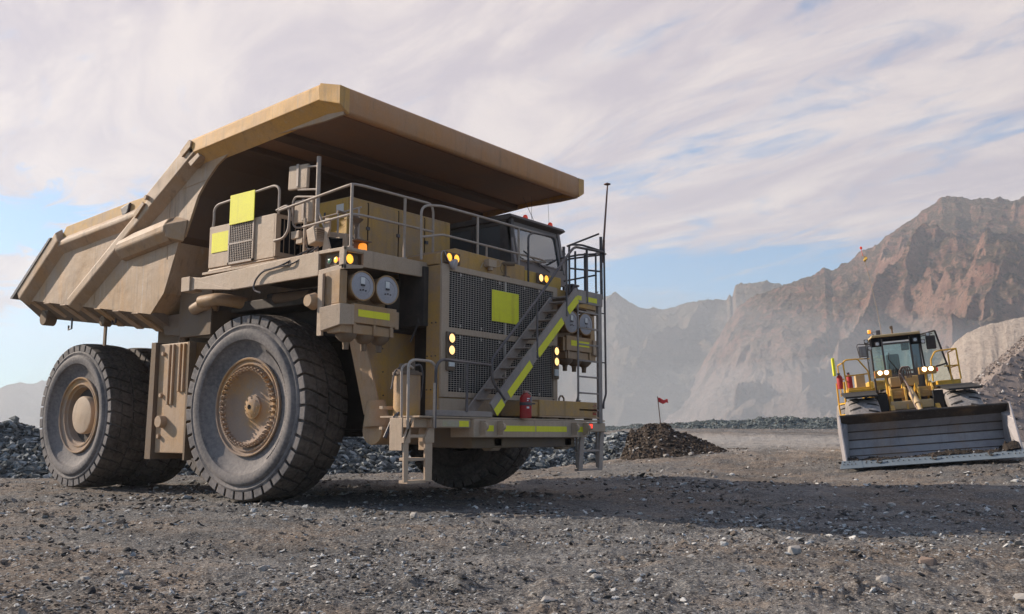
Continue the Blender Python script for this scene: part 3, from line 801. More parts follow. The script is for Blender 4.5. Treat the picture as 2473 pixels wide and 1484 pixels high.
def make_front_wheel():
    pr = [(.20, .93), (.155, .945), (.14, .93), (.145, .905), (.19, .895), (.20, .86), (.17, .845), (.17, .815), (.24, .80), (.25, .765), (.21, .755), (.205, .70), (.24, .68), (.33, .60), (.37, .42), (.36, .28), (.32, .21), (.31, .2)]
    w = MB().lathe(pr, n=96).build('wheel', RIM, truck, smooth=True)
    make_tyre(w)
    rbs = MB()
    for k in range(46):
        a = R(-62)+R(116)*k/45; a += math.pi/2
        for r in (1.165,):
            c = (r*math.sin(a), .135, r*math.cos(a)); rbs.obox(c, (0, 1, 0), (math.cos(a), 0, -math.sin(a)), (math.sin(a), .0-1.1, math.cos(a)), .03, .014, .10)
    rbs.build('sidewall_ribbing', SIDEW, w, split=False)
    b = MB()
    for k in range(44):
        a = 2*math.pi*k/44; r = .73
        c = (r*math.sin(a), .17, r*math.cos(a))
        b.obox(c, (0, 1, 0), (math.cos(a), 0, -math.sin(a)), (math.sin(a), 0, math.cos(a)), .075, .05, .075)
        b.cyl((r*math.sin(a), .09, r*math.cos(a)), (r*math.sin(a), .14, r*math.cos(a)), .018, n=6)
    b.build('bolt_ring', RIM, w, bev=.005)
    h = MB().lathe([(.32, .225), (.28, .225), (.272, .19), (.245, .14), (.235, .07), (.235, .001)], n=36)
    for k in range(8):
        a = 2*math.pi*k/8; h.cyl((.17*math.sin(a), .244, .17*math.cos(a)), (.17*math.sin(a), .262, .17*math.cos(a)), .013, n=6)
    h.build('hub_cap', RIM, w, smooth=True)
    MB().lathe([(.228, .001), (.228, .045), (.245, .05)], c=(-.03, 0, .0), n=12).build('hub_hole', BLACK, w)
    return w
def make_rear_wheel(full=True):
    pr = [(.20, .93), (.155, .945), (.14, .93), (.145, .905), (.19, .895), (.205, .80), (.19, .785), (.19, .755), (.24, .74), (.26, .70), (.50, .66), (.56, .60), (.58, .001)]
    w = MB().lathe(pr, n=96).build('wheel', RIM, truck, smooth=True)
    make_tyre(w)
    MB().lathe([(.57, .47), (.27, .47), (.245, .455), (.235, .40), (.22, .001)], n=48).build('hub_cap', GREY, w, smooth=True)
    return w
fw = make_front_wheel(); fw.location = (-.09, -3.5, 1.86); fw.scale = (.98, 1, .98); fw.rotation_euler = (0, 0, R(2.2))
fl = copy_tree(fw, truck); fl.location = (-.02, 3.5, 1.86); fl.rotation_euler = (0, 0, R(182.0))
rw = make_rear_wheel(); rw.location = (-7.08, -3.10, 1.79); rw.scale = (.945, 1, .945); rw.rotation_euler = (0, R(17), 0)
for y, rz in ((-1.86, 0), (1.86, math.pi), (3.10, math.pi)):
    o = copy_tree(rw, truck); o.location = (-7.08, y, 1.79); o.rotation_euler = (0, R(31*y), rz)

# ---- dump body
body = MB()
plate = [(-8.95, 4.62), (-7.25, 5.86), (-6.9, 6.02), (-3.15, 6.26), (-1.75, 7.08), (2.2, 7.30), (2.7, 7.2), (2.7, 6.86), (2.2, 6.84), (1.2, 6.86), (.3, 6.86), (-.24, 6.84), (-.66, 6.75), (-.98, 6.60), (-1.30, 6.35),
         (-1.56, 6.08), (-1.74, 5.72), (-1.96, 5.30), (-2.16, 5.20), (-2.60, 4.2), (-3.05, 3.80)]
# floor, front wall and canopy roof of the body
fl_ = MB()
def slab(mb, x0, z0, x1, z1, t, w=3.59):
    d = Vector((x1-x0, 0, z1-z0)).normalized(); n = Vector((-d.z, 0, d.x))*t
    a = [(x0, -w, z0), (x0, w, z0), (x0+n.x, w, z0+n.z), (x0+n.x, -w, z0+n.z)]
    b = [(x1, -w, z1), (x1, w, z1), (x1+n.x, w, z1+n.z), (x1+n.x, -w, z1+n.z)]
    mb.hull8(a, b)
slab(fl_, -8.95, 4.62, -3.05, 3.80, .12, 3.58)
fl_.prism([(-3.05, 3.80), (-2.60, 4.20), (-2.16, 5.20), (-2.34, 5.28), (-2.78, 4.26), (-3.12, 3.95)], 'y', -3.588, 3.588)
dump = fl_.build('dump_body', TANB, truck, bev=.01, split=False)
for sy in (-1, 1): MB().prism(plate, 'y', min(sy*3.59, sy*3.64), max(sy*3.59, sy*3.64)).build('side_panel', TANB, dump, bev=.006)
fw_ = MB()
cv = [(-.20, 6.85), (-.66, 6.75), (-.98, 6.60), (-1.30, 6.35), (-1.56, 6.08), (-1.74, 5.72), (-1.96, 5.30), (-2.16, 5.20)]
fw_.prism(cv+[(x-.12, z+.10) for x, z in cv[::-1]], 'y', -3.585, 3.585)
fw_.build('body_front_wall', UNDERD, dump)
# canopy: curved sheet with a rounded front lip
def canopy_pt(s, t, zoff=0):
    pass
cn = MB()
sec = [(-1.2, 7.13), (-1.2, 6.98), (-.35, 6.93), (2.35, 7.02), (2.60, 6.88), (2.70, 6.86), (2.75, 6.90), (2.77, 7.0), (2.77, 7.24), (2.74, 7.33), (2.66, 7.38), (2.25, 7.42), (-1.2, 7.2)]
cn.prism(sec[1:], 'y', -3.60, 3.60)
cano = cn.build('canopy', paint('canopy_front_paint', (.54, .25, .09), (.45, .265, .155), .5, streak=.35, scale=.5, rust=.12, dent=4), dump, bev=.02, smooth=True)
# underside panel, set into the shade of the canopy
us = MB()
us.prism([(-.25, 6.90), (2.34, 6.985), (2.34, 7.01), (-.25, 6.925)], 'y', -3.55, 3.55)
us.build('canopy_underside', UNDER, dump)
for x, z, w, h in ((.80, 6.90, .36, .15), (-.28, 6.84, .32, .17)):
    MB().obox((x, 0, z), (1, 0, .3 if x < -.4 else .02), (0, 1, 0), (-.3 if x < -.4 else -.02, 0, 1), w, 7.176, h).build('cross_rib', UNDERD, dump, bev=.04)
# side top beams: rear sloping segment, long canopy beam
for sy in (-1, 1):
    yo, yi = -3.86*sy*-1*-1, -3.60
    y0, y1 = (sy*3.86, sy*3.60)
    def band(poly, ya, yb, name, mat, bev=.03, chin=0):
        return MB().prism(poly, 'y', min(ya, yb), max(ya, yb)).build(name, mat, dump, bev=bev)
    # canopy side beam with a chamfered lower face
    def chambeam(p0, p1, hgt, ch, name, mat, wid=.27, endcap=False):
        d = Vector((p1[0]-p0[0], 0, p1[1]-p0[1])).normalized(); up = Vector((-d.z, 0, d.x))
        secs = []
        for p in (p0, p1):
            b = Vector((p[0], 0, p[1]))
            secs.append([tuple(b+Vector((0, sy*(3.86-wid-.03), 0))), tuple(b+Vector((0, sy*(3.86-.04), 0))), tuple(b-up*.04+Vector((0, sy*3.86, 0))),
                         tuple(b-up*hgt+Vector((0, sy*3.86, 0))), tuple(b-up*(hgt+.02)+Vector((0, sy*(3.86-.03), 0))), tuple(b-up*(hgt+ch)+Vector((0, sy*(3.86-wid), 0)))])
        n = 6; mb = MB(); mb.add(secs[0]+secs[1], [tuple(range(n))[::-1], tuple(range(n, 2*n))]+[(i, (i+1) % n, (i+1) % n+n, i+n) for i in range(n)])
        return mb.build(name, mat, dump, bev=.012)
    chambeam((-1.62, 7.20), (2.30, 7.45), .30, .24, 'canopy_beam', BEAM)
    MB().hull8([(2.30, sy*3.86, 7.455), (2.30, sy*3.86, 7.14), (2.30, sy*3.58, 6.90), (2.30, sy*3.58, 7.44)], [(2.775, sy*3.80, 7.33), (2.775, sy*3.80, 6.99), (2.775, sy*3.58, 6.86), (2.775, sy*3.58, 7.32)]).build('beam_end', BEAM, dump, bev=.012)
    chambeam((-3.16, 6.30), (-1.62, 7.20), .34, .18, 'slope_beam', TANB)
    # main diagonal rib: trapezium section, from the slope beam down to the floor
    def rib(p0, p1, wtop, wbase, yout, name, y_in=3.62, mat=TANB):
        d = Vector((p1[0]-p0[0], 0, p1[1]-p0[1])).normalized(); nn = Vector((-d.z, 0, d.x))
        s_ = []
        for p in (p0, p1):
            b = Vector((p[0], 0, p[1]))
            s_.append([tuple(b+nn*wbase/2+Vector((0, sy*y_in, 0))), tuple(b+nn*wtop/2+Vector((0, sy*yout, 0))), tuple(b-nn*wtop/2+Vector((0, sy*yout, 0))), tuple(b-nn*wbase/2+Vector((0, sy*y_in, 0)))])
        return MB().hull8(s_[0], s_[1]).build(name, mat, dump, bev=.03)
    rib((-6.15, 4.28), (-2.95, 6.15), .20, .50, 3.84, 'side_rib')
    rib((-8.62, 4.66), (-6.88, 5.90), .26, .62, 3.84, 'rear_rib')
    # rear edge plate and top rail with the worn sideboard
    rib((-6.95, 5.72), (-3.45, 5.98), .10, .44, 3.80, 'top_rail')
    MB().prism([(-6.98, 5.98), (-6.8, 6.16), (-4.0, 6.34), (-3.2, 6.36), (-3.2, 6.14), (-4.0, 6.10), (-7.02, 5.88)], 'y', min(sy*3.66, sy*3.58), max(sy*3.66, sy*3.58)).build('sideboard', YELD, dump, bev=.01)
    MB().prism([(-8.97, 4.62), (-7.2, 5.90), (-7.1, 5.90), (-8.85, 4.60)], 'y', min(sy*3.86, sy*3.6), max(sy*3.86, sy*3.6)).build('tail_edge', DKS, dump)
    # horizontal box beam with hopper shaped front end
    bx = MB()
    ring = lambda x, s: [(x, sy*3.62, 5.44+.30*s), (x, sy*3.80, 5.44+.22*s), (x, sy*3.90, 5.44+.06*s), (x, sy*3.90, 5.44-.06*s), (x, sy*3.76, 5.44-.22*s), (x, sy*3.62, 5.44-.26*s)]
    def ringz(x, z, s): return [(a, b, c-5.44+z) for a, b, c in ring(x, s)]
    A_, B_ = ringz(-4.15, 5.28, 1), ringz(-2.30, 5.47, 1)
    bx.add(A_+B_, [tuple(range(6))[::-1], tuple(range(6, 12))]+[(i, (i+1) % 6, (i+1) % 6+6, i+6) for i in range(6)])
    bx.build('side_beam', TANB, dump, bev=.035)
    C_ = [(-1.93, sy*3.62, 5.66), (-1.85, sy*3.66, 5.62), (-1.95, sy*3.66, 5.2), (-2.05, sy*3.62, 5.2)]
    MB().hull8([(-2.30, sy*3.62, 5.77), (-2.30, sy*3.88, 5.55), (-2.30, sy*3.86, 5.30), (-2.30, sy*3.62, 5.21)], C_).build('beam_mouth', TAN, dump, bev=.01)
    # lower chine and bolsters
    ch = MB().hull8([(-8.95, sy*3.62, 4.62), (-8.95, sy*3.10, 4.22), (-8.95, sy*3.0, 4.40), (-8.95, sy*3.5, 4.7)], [(-3.0, sy*3.62, 3.79), (-3.0, sy*3.10, 3.50), (-3.0, sy*3.0, 3.7), (-3.0, sy*3.5, 3.9)])
    ch.build('lower_chine', FRM, dump)
    for k in range(7):
        x = -8.35+k*.78; z = 4.62-(x+8.95)*.139
        MB().hull8([(x-.1, sy*3.66, z-.01), (x+.16, sy*3.66, z-.03), (x+.16, sy*3.5, z+.1), (x-.1, sy*3.5, z+.1)], [(x+.0, sy*3.11, z-.36), (x+.26, sy*3.11, z-.38), (x+.26, sy*2.95, z-.25), (x, sy*2.95, z-.25)]).build('floor_bolster', TAN, dump, bev=.01)
    # lifting lugs and bolt plates
    MB().prism([(-1.88, 6.98), (-1.58, 7.18), (-1.5, 7.13), (-1.52, 7.02), (-1.62, 6.96), (-1.8, 6.86)], 'y', min(sy*3.9, sy*3.86), max(sy*3.9, sy*3.86)).build('lifting_lug', TAN, dump, bev=.01)
    l2 = MB().prism([(-3.55, 5.92), (-3.2, 6.16), (-3.12, 6.1), (-3.45, 5.84)], 'y', min(sy*3.885, sy*3.845), max(sy*3.885, sy*3.845)); l2.cyl((-3.02, sy*3.83, 6.22), (-3.02, sy*3.93, 6.22), .05); l2.build('bolt_plate', TAN, dump, bev=.008)
    MB().prism([(-1.66, 6.74), (-1.34, 6.88), (-1.26, 6.80), (-1.56, 6.64)], 'y', min(sy*3.84, sy*3.64), max(sy*3.84, sy*3.64)).build('lifting_lug', TANB, dump, bev=.01)
    hk = MB().prism([(-4.35, 6.22), (-3.98, 6.30), (-4.05, 6.1), (-4.22, 5.98)], 'y', min(sy*3.72, sy*3.66), max(sy*3.72, sy*3.66)); hk.build('hook_plate', DKS, dump, bev=.02)
    for x, z0, z1 in ((-5.35, 4.18, 5.10), (-2.55, 4.9, 6.42), (-4.9, 5.72, 5.95)):
        MB().cyl((x, sy*3.642, z0), (x+.02, sy*3.642, z1), .009, n=6).build('weld_bead', TAN, dump)
    MB().cyl((-2.2, sy*3.642, 6.30), (-1.35, sy*3.642, 6.36), .008, n=6).build('weld_bead', TAN, dump)
# tail pivots and hanging rods under the floor
MB().cyl((-8.14, -3.42, 4.12), (-8.14, -3.15, 4.12), .17, n=20).box(-8.3, -7.98, -3.38, -3.18, 4.15, 4.5).build('tail_roller', FRM, dump, bev=.01, smooth=True)
MB().cyl((-5.42, -3.4, 3.86), (-5.42, -3.2, 3.86), .12, n=16).box(-5.47, -5.37, -3.32, -3.28, 3.3, 3.86).build('rock_ejector', FRM, dump, bev=.01)
for x in (-6.95, -5.0):
    MB().tube([(x, -3.3, 4.05), (x, -3.3, 3.80), (x-.14, -3.3, 3.78), (x-.14, -3.3, 3.88)], .022, 6).build('cable_hook', DKS, dump)

# ---- chassis
ch = MB()
for sy in (-1, 1):
    ch.box(-8.0, 3.2, min(sy*.75, sy*1.25), max(sy*.75, sy*1.25), 1.55, 2.45)
ch.box(-1.8, 3.0, -1.5, 1.5, 1.45, 3.7)
ch.box(-4.6, -1.6, -1.9, 1.9, 1.3, 3.2)
ch.build('chassis', DRK, truck, bev=.02)
MB().cyl((-7.08, -2.7, 1.79), (-7.08, 2.7, 1.79), .62, n=32).build('rear_axle', DRK, truck, smooth=True)
MB().cyl((-.05, -3.1, 1.79), (-.05, 3.1, 1.79), .38, n=24).build('front_axle', DRK, truck, smooth=True)
MB().cyl((2.62, -2.72, 1.42), (2.62, 2.72, 1.42), .245, n=32).build('cross_tube', TAN, truck, bev=.01, smooth=True)
MB().box(2.7, 3.95, -1.6, 1.6, 1.12, 1.5).build('front_frame', FRM, truck, bev=.02)
for sy in (-1, 1):
    p = [(-3.06*-sy*-1, 0)]
    poly = [(sy*3.06, 3.95), (sy*1.69, 3.95), (sy*1.65, 2.7), (sy*1.76, 1.72), (sy*2.33, 1.52), (sy*2.60, 1.75)]
    poly = [(sy*3.12, 3.95), (sy*1.5, 3.95), (sy*1.5, 2.7), (sy*1.6, 1.60), (sy*2.40, 1.52), (sy*2.62, 1.78)]
    nose = MB().prism(poly, 'x', 2.38, 2.44).build('nose_panel', YELD, truck, bev=.006)
    MB().hull8([(2.0, sy*3.02, 3.95), (2.46, sy*3.13, 3.95), (2.46, sy*3.09, 3.95), (2.0, sy*2.98, 3.95)], [(2.38, sy*2.70, 1.7), (2.74, sy*2.64, 1.7), (2.74, sy*2.60, 1.7), (2.38, sy*2.66, 1.7)]).build('nose_flange', TAN, nose)
    MB().cyl((2.6, sy*2.62, 1.95), (2.62, sy*2.60, 1.5), .16, .25, n=24).build('strut_boot', TAN, nose, smooth=True)
    bl = MB()
    for k in range(4): bl.cyl((2.44, sy*(2.3+.02*k), 2.05+.42*k), (2.452, sy*(2.3+.02*k), 2.05+.42*k), .014, n=6)
    bl.build('panel_bolt', DKS, nose)
for z in (1.80, 1.46):
    MB().box(3.28, 3.36, -3.2, -2.85, z-.03, z+.02).build('foot_peg', GREY, truck, bev=.005)
# fuel tank between the wheels, with its ribbed cover
MB().box(-3.22, -2.07, -3.28, -1.7, .97, 3.21).build('fuel_tank', TAN, truck, bev=.015)
tk = MB().prism([(-3.45, .84), (-3.40, 3.25), (-3.24, 3.25), (-3.24, .84)], 'y', -3.36, -1.8)
tk.box(-2.08, -2.02, -3.36, -3.2, .84, 3.2)
tk.build('tank_flange', FRM, truck)
rb = MB()
for x, z0 in ((-2.80, 1.95), (-2.66, 1.95), (-2.42, 2.2), (-2.28, 2.2)): rb.box(x-.03, x+.03, -3.33, -3.28, z0, 3.18)
rb.build('tank_rib', TAN, truck, bev=.012)
bb = MB()
for x, z in ((-3.02, 3.0), (-3.04, 2.14), (-3.05, 1.30)): bb.cyl((x, -3.28, z), (x, -3.34, z), .045, n=8)
bb.cyl((-2.93, -3.28, 1.60), (-2.93, -3.42, 1.60), .13, .12, n=20)
bb.build('tank_fitting', TAN, truck, bev=.006, smooth=True)
MB().tube([(-2.62, -3.2, 3.2), (-2.62, -3.2, 3.32), (-2.5, -3.2, 3.4), (-2.7, -3.1, 3.6)], .025, 6, .05).cyl((-2.62, -3.1, 3.2), (-2.62, -3.1, 3.33), .1, n=14).build('filler_cap', FRM, truck)
MB().hull8([(-3.2, -3.3, 3.80), (-3.2, 3.3, 3.80), (-3.2, 3.2, 3.42), (-3.2, -3.2, 3.42)], [(-1.6, -3.15, 3.85), (-1.6, 3.15, 3.85), (-1.6, 3.15, 3.25), (-1.6, -3.15, 3.25)]).build('body_sill', FRM, dump, bev=.01)
MB().box(-4.2, -1.6, -2.75, -2.2, 2.75, 3.75).build('hoist_mount', FRM, truck, bev=.02)
MB().cyl((-4.05, -2.6, 2.5), (-3.75, -2.6, 2.85), .17, n=16).build('hoist_pin', TAN, truck, smooth=True)
MB().box(-2.62, -2.57, -3.25, -1.5, 3.38, 4.5).box(-2.57, -1.5, -3.25, -3.20, 3.32, 4.3).build('rock_deflector', FRM, truck, bev=.006)
ex = MB()
ex.tube([(-1.72, -3.34, 3.98), (-1.15, -3.31, 4.0), (-.85, -2.9, 3.92)], .125, 18, .2)
ex.tube([(-2.02, -3.31, 3.86), (-1.72, -3.30, 3.93), (-1.5, -3.1, 3.92)], .12, 18, .1)
ex.build('exhaust_pipe', TAN, truck, smooth=True)
fd = MB(); fd.box(-1.0, 2.5, -2.3, -1.5, 3.2, 4.2); fd.box(-1.2, 2.3, -3.0, -2.2, 3.75, 3.95); fd.box(-1.2, 2.3, 1.5, 3.0, 3.75, 4.2); fd.box(-1.0, 2.5, 1.5, 2.3, 3.2, 4.2)
fd.build('engine_block', DRK, truck, bev=.02)
MB().cyl((.2, -3.0, 3.92), (1.1, -2.9, 3.92), .1, n=12).cyl((2.35, -3.25, 3.70), (2.35, -3.0, 3.70), .17, .14, n=16).build('air_duct', FRM, truck, smooth=True)
MB().cyl((2.35, -4.02, 3.58), (2.35, -3.88, 3.58), .10, .15, n=18).build('side_reflector', TAN, truck, smooth=True)

# ---- decks, fascia and lamp pods on both sides
def lens_part(c, r, mat, parent, name='lamp', ax=(1, 0, 0), rim=DKS, ry=1.0):
    h = MB(); c = v3(c); a = v3(ax)
    o = MB().lathe([(-.03, r*1.12), (.012, r*1.12), (.012, r*.98), (-.005, r*.97)], c=c, ax=ax, n=24).build(name, rim, parent, smooth=True)
    l = MB().lathe([(.0, r*.98), (.012, r*.7), (.016, r*.3), (.017, .0001)], c=c, ax=ax, n=24).build('lens', mat, o, smooth=True)
    return o
for sy in (-1, 1):
    S = lambda a, b: (min(sy*a, sy*b), max(sy*a, sy*b))
    ya, yb = S(3.83, 1.6)
    deck = MB().box(-1.0, 3.03, ya, yb, 4.385, 4.43).build('deck', GREY, truck)
    fas = MB()
    ya, yb = S(3.86, 3.80)
    fas.prism([(-1.33, 4.37), (-1.0, 4.33), (2.36, 4.44), (2.42, 4.44), (2.42, 4.02), (.07, 4.0), (-.98, 4.13), (-1.33, 4.10)], 'y', ya, yb)
    fas.build('deck_side_beam', GREY, truck, bev=.012)
    fr = MB()
    # recess frame on the side and front of the corner
    ya, yb = S(3.86, 3.80)
    fr.box(2.42, 3.05, ya, yb, 4.385, 4.445); fr.prism([(2.42, 4.02), (2.42, 4.11), (3.05, 4.16), (3.05, 4.08)], 'y', ya, yb); fr.box(2.93, 3.05, ya, yb, 4.12, 4.40)
    ya, yb = S(3.42, 1.57); fr.add([], [])
    fr.prism([(sy*3.42, 4.16), (sy*1.57, 4.20), (sy*1.57, 4.47), (sy*3.42, 4.46)], 'x', 2.99, 3.05)
    ya, yb = S(3.86, 3.42); fr.box(2.99, 3.05, ya, yb, 4.40, 4.455); fr.prism([(sy*3.86, 4.07), (sy*3.42, 4.14), (sy*3.42, 4.19), (sy*3.86, 4.15)], 'x', 2.99, 3.05)
    fr.build('corner_fascia', GREY, truck, bev=.008)
    ya, yb = S(3.78, 3.44)
    MB().box(2.5, 2.93, ya, yb, 4.14, 4.38).build('lamp_recess', FRM, truck)
    lens_part((2.945, sy*3.64, 4.28), .085, AMB if sy < 0 else ORB, truck, 'turn_signal')
    for x, mt, r in ((2.62, GRN, .05), (2.78, AMB, .055), (2.885, REDL, .045)):
        lens_part((x, sy*3.79, 4.26), r, mt, truck, 'marker_lamp', ax=(0, sy, 0))
    ya, yb = S(3.90, 3.62)
    eb = MB().box(-1.58, -1.30, ya, yb, 4.10, 4.38).hull8([(-1.30, sy*3.86, 4.33), (-1.30, sy*3.86, 4.14), (-1.30, sy*3.7, 4.14), (-1.30, sy*3.7, 4.33)], [(.0, sy*3.875, 4.01), (.0, sy*3.875, 4.0), (0, sy*3.8, 4.0), (0, sy*3.8, 4.01)])
    eb.build('deck_end_block', GREY, truck, bev=.02)
    # pod
    ya, yb = S(3.87, 2.66)
    pod = MB().box(2.62, 2.98, ya, yb, 3.16, 3.50).box(2.60, 2.74, *S(3.86, 2.72), 3.50, 4.06).box(2.74, 2.98, *S(3.87, 3.71), 3.50, 4.07).build('lamp_pod', TAN, truck, bev=.01, split=False)
    ya, yb = S(3.93, 3.88); MB().box(2.50, 2.62, ya, yb, 2.98, 4.02).build('pod_side_plate', GREY, pod, bev=.006)
    ya, yb = S(3.90, 3.63)
    MB().hull8([(2.60, sy*3.97, 3.44), (3.06, sy*3.92, 3.49), (3.10, sy*3.64, 3.49), (2.66, sy*3.64, 3.49)], [(2.60, sy*3.95, 3.05), (3.06, sy*3.92, 3.14), (3.10, sy*3.64, 3.16), (2.66, sy*3.64, 3.05)]).build('pod_cheek', GREY, pod, bev=.008)
    ya, yb = S(3.63, 2.62)
    pf = MB().box(2.99, 3.06, ya, yb, 3.20, 3.52).build('pod_front_panel', TAN, pod, bev=.008)
    ya, yb = S(3.52, 2.79)
    MB().box(3.06, 3.064, ya, yb, 3.31, 3.43).build('reflective_strip', HIV, pf)
    ya, yb = S(3.86, 2.64); MB().box(2.68, 3.02, ya, yb, 3.02, 3.18).build('pod_base', TAN, pod, bev=.012)
    pb = MB()
    for yy in (3.58, 3.12, 2.72): pb.box(3.02, 3.05, *S(yy+.03, yy-.03), 3.02, 3.24)
    pb.box(2.97, 3.03, *S(2.62, 2.53), 3.18, 3.48)
    pb.build('pod_bracket', TAN, pod, bev=.006)
    for yy in (3.60, 3.20, 2.84):
        MB().lathe([(0, .18), (-.05, .17), (-.12, .10), (-.14, .06), (-.2, .05), (-.26, .05), (-.26, .0001)], c=(2.86, sy*yy, 3.02), ax=(0, 0, 1), n=20).build('suspension_cap', FRM, pod, smooth=True)
    for yy in (3.42, 2.84):
        hl = MB().lathe([(-.42, .16), (-.36, .21), (-.12, .235), (-.02, .255), (.012, .255), (.012, .235), (.0, .232)], c=(3.04, sy*yy, 3.84), ax=(1, -.10, 0), n=40).build('headlight', TAN, pod, smooth=True)
        MB().lathe([(.0, .234), (.012, .16), (.004, .155), (.010, .13), (.012, .0001)], c=(3.04, sy*yy, 3.84), ax=(1, -.10, 0), n=40).build('lens', LENS, hl, smooth=True)
        st = MB().box(3.055, 3.062, sy*yy-.055, sy*yy+.035, 3.87, 3.98).build('sticker', WHT, hl)
        MB().box(3.055, 3.075, sy*yy-.05, sy*yy+.03, 3.835, 3.86).cyl((3.05, sy*yy-.06, 3.76), (3.07, sy*yy-.06, 3.76), .012, n=8).cyl((3.05, sy*yy+.06, 3.76), (3.07, sy*yy+.06, 3.76), .012, n=8).cyl((3.05, sy*yy, 3.77), (3.07, sy*yy, 3.77), .012, n=8).build('adjuster', DKS, hl)

# ---- radiator grille
rad = MB(); rad.box(3.06, 3.38, -1.86, 1.72, 1.72, 4.40)
shroud = rad.build('radiator_shroud', YELD, truck, bev=.01)
gf = MB()
gf.box(3.385, 3.43, -1.86, -1.655, 2.02, 4.42); gf.box(3.385, 3.43, 1.60, 1.745, 2.02, 4.42)
gf.box(3.385, 3.432, -1.655, 1.60, 4.315, 4.42); gf.box(3.385, 3.432, -1.655, 1.60, 3.165, 3.28); gf.box(3.385, 3.432, -1.655, 1.60, 2.02, 2.12)
gf.box(3.385, 3.42, -1.86, 1.7, 1.72, 2.0)
gf.build('grille_frame', GREY, shroud, bev=.006)
MB().box(3.382, 3.39, -1.655, 1.6, 2.12, 3.165).box(3.382, 3.39, -1.655, 1.6, 3.28, 4.315).build('radiator_core', BLACK, shroud)
for z0, z1 in ((3.28, 4.315), (2.12, 3.165)):
    g = MB(); n = int((z1-z0)/.0385)
    for i in range(1, n+1):
        z = z0+(z1-z0)*i/(n+1); g.box(3.414, 3.421, -1.655, 1.6, z-.0038, z+.0038)
    n = 42
    for i in range(1, n+1):
        y = -1.655+3.255*i/(n+1); g.box(3.421, 3.427, y-.0032, y+.0032, z0, z1)
    g.build('grille_mesh', MESHM, shroud)
    MB().box(3.405, 3.43, -.03, .02, z0, z1).build('grille_bar', MESHM, shroud)
    cl = MB()
    for y in (-1.35, -.75, -.2, .6, 1.1):
        for z in (z0+.02, z1-.07): cl.box(3.428, 3.436, y-.02, y+.02, z, z+.05)
    cl.build('mesh_clip', MESHM, shroud)
hv = MB().box(3.437, 3.449, -.45, .39, 3.51, 4.115).build('reflective_panel', HIVS, shroud, bev=.002)
for sy in (-1, 1):
    yc = -1.635 if sy < 0 else 1.635
    z0 = 2.50
    b = MB().box(3.43, 3.47, yc-.11, yc+.11, z0, 3.19).build('lamp_bracket', FRM, shroud, bev=.006)
    for z in (3.075, 2.86): lens_part((3.485, yc, z), .082, WARM, b, 'work_lamp')
    MB().box(3.47, 3.50, yc-.075, yc+.075, 2.56, 2.70).build('clear_lamp', CLEAR, b, bev=.01)
# ---- hood above the grille
hd = MB().prism([(-1.86, 4.42), (.78, 4.42), (.78, 4.76), (-1.36, 4.79), (-1.86, 4.62)], 'x', 2.45, 3.30)
hood = hd.build('radiator_hood', YELD, truck, bev=.012)
MB().prism([(.80, 4.44), (2.09, 4.44), (2.09, 4.69), (.80, 4.69)], 'x', 2.55, 3.29).build('cab_base_panel', YEL, truck, bev=.012)
MB().box(3.0, 3.36, 1.75, 2.7, 4.2, 4.42).box(2.9, 3.1, 1.75, 3.8, 4.18, 4.44).build('platform_beam', YELD, truck, bev=.01)
for y0, y1, ys, mt in ((-1.69, -1.27, (-1.59, -1.385), AMB), (1.17, 1.56, (1.265, 1.455), WARM)):
    b = MB().box(3.30, 3.345, y0, y1, 4.47, 4.68).build('lamp_box', FRM, truck, bev=.004)
    for i, y in enumerate(ys): lens_part((3.355, y, 4.578), .078, AMB if not (mt is WARM and i == 0) else WARM, b, 'deck_lamp')
# ---- bumper
bp_ = MB().box(3.60, 4.14, -1.78, 1.75, 1.31, 1.625).build('bumper', GREY, truck, bev=.012)
wg = MB().box(3.30, 4.08, -2.79, -1.79, 1.47, 1.625).box(3.30, 4.08, 1.76, 2.55, 1.42, 1.61)
wg.build('bumper_wing', GREY, bp_, bev=.02)
MB().box(3.2, 4.10, -3.1, 2.5, 1.63, 1.66).build('walkway', GREY, bp_, bev=.004)
strips = [(-1.54, -1.24), (-1.00, -.005), (.03, 1.03), (1.30, 1.63)]
for y0, y1 in strips: MB().box(4.14, 4.144, y0, y1, 1.415, 1.52).build('reflective_strip', HIV, bp_)
MB().box(4.08, 4.084, -2.10, -1.85, 1.49, 1.59).build('reflective_strip', HIV, bp_)
MB().box(4.08, 4.0835, -2.52, -2.10, 1.49, 1.59).build('worn_strip', paint('worn_reflective', (.5, .48, .12), (.42, .36, .28), .75, streak=0), bp_)
for y in (-1.60, -1.12, 1.22, 1.62):
    t = MB().prism([(y-.02, 1.62), (y+.10, 1.62), (y+.13, 1.52), (y+.09, 1.42), (y-.02, 1.34)], 'x', 4.145, 4.19) if False else MB().box(4.14, 4.27, y-.02, y+.02, 1.36, 1.60)
    t.cyl((4.24, y-.03, 1.50), (4.24, y+.03, 1.50), .07, n=16)
    t.build('tow_lug', GREY, bp_, bev=.006)
for y in (-.95, 1.28):
    MB().prism([(3.62, 1.31), (3.95, 1.31), (3.95, 1.14), (3.88, 1.07), (3.70, 1.07), (3.66, 1.12)], 'y', y-.05, y+.2).build('tow_hook', GREY, bp_, bev=.02)
b = MB().box(4.08, 4.11, 1.86, 2.02, 1.47, 1.60).build('red_marker', FRM, bp_, bev=.01)
MB().box(4.11, 4.125, 1.885, 1.995, 1.49, 1.58).build('lens', REDL, b, bev=.01)
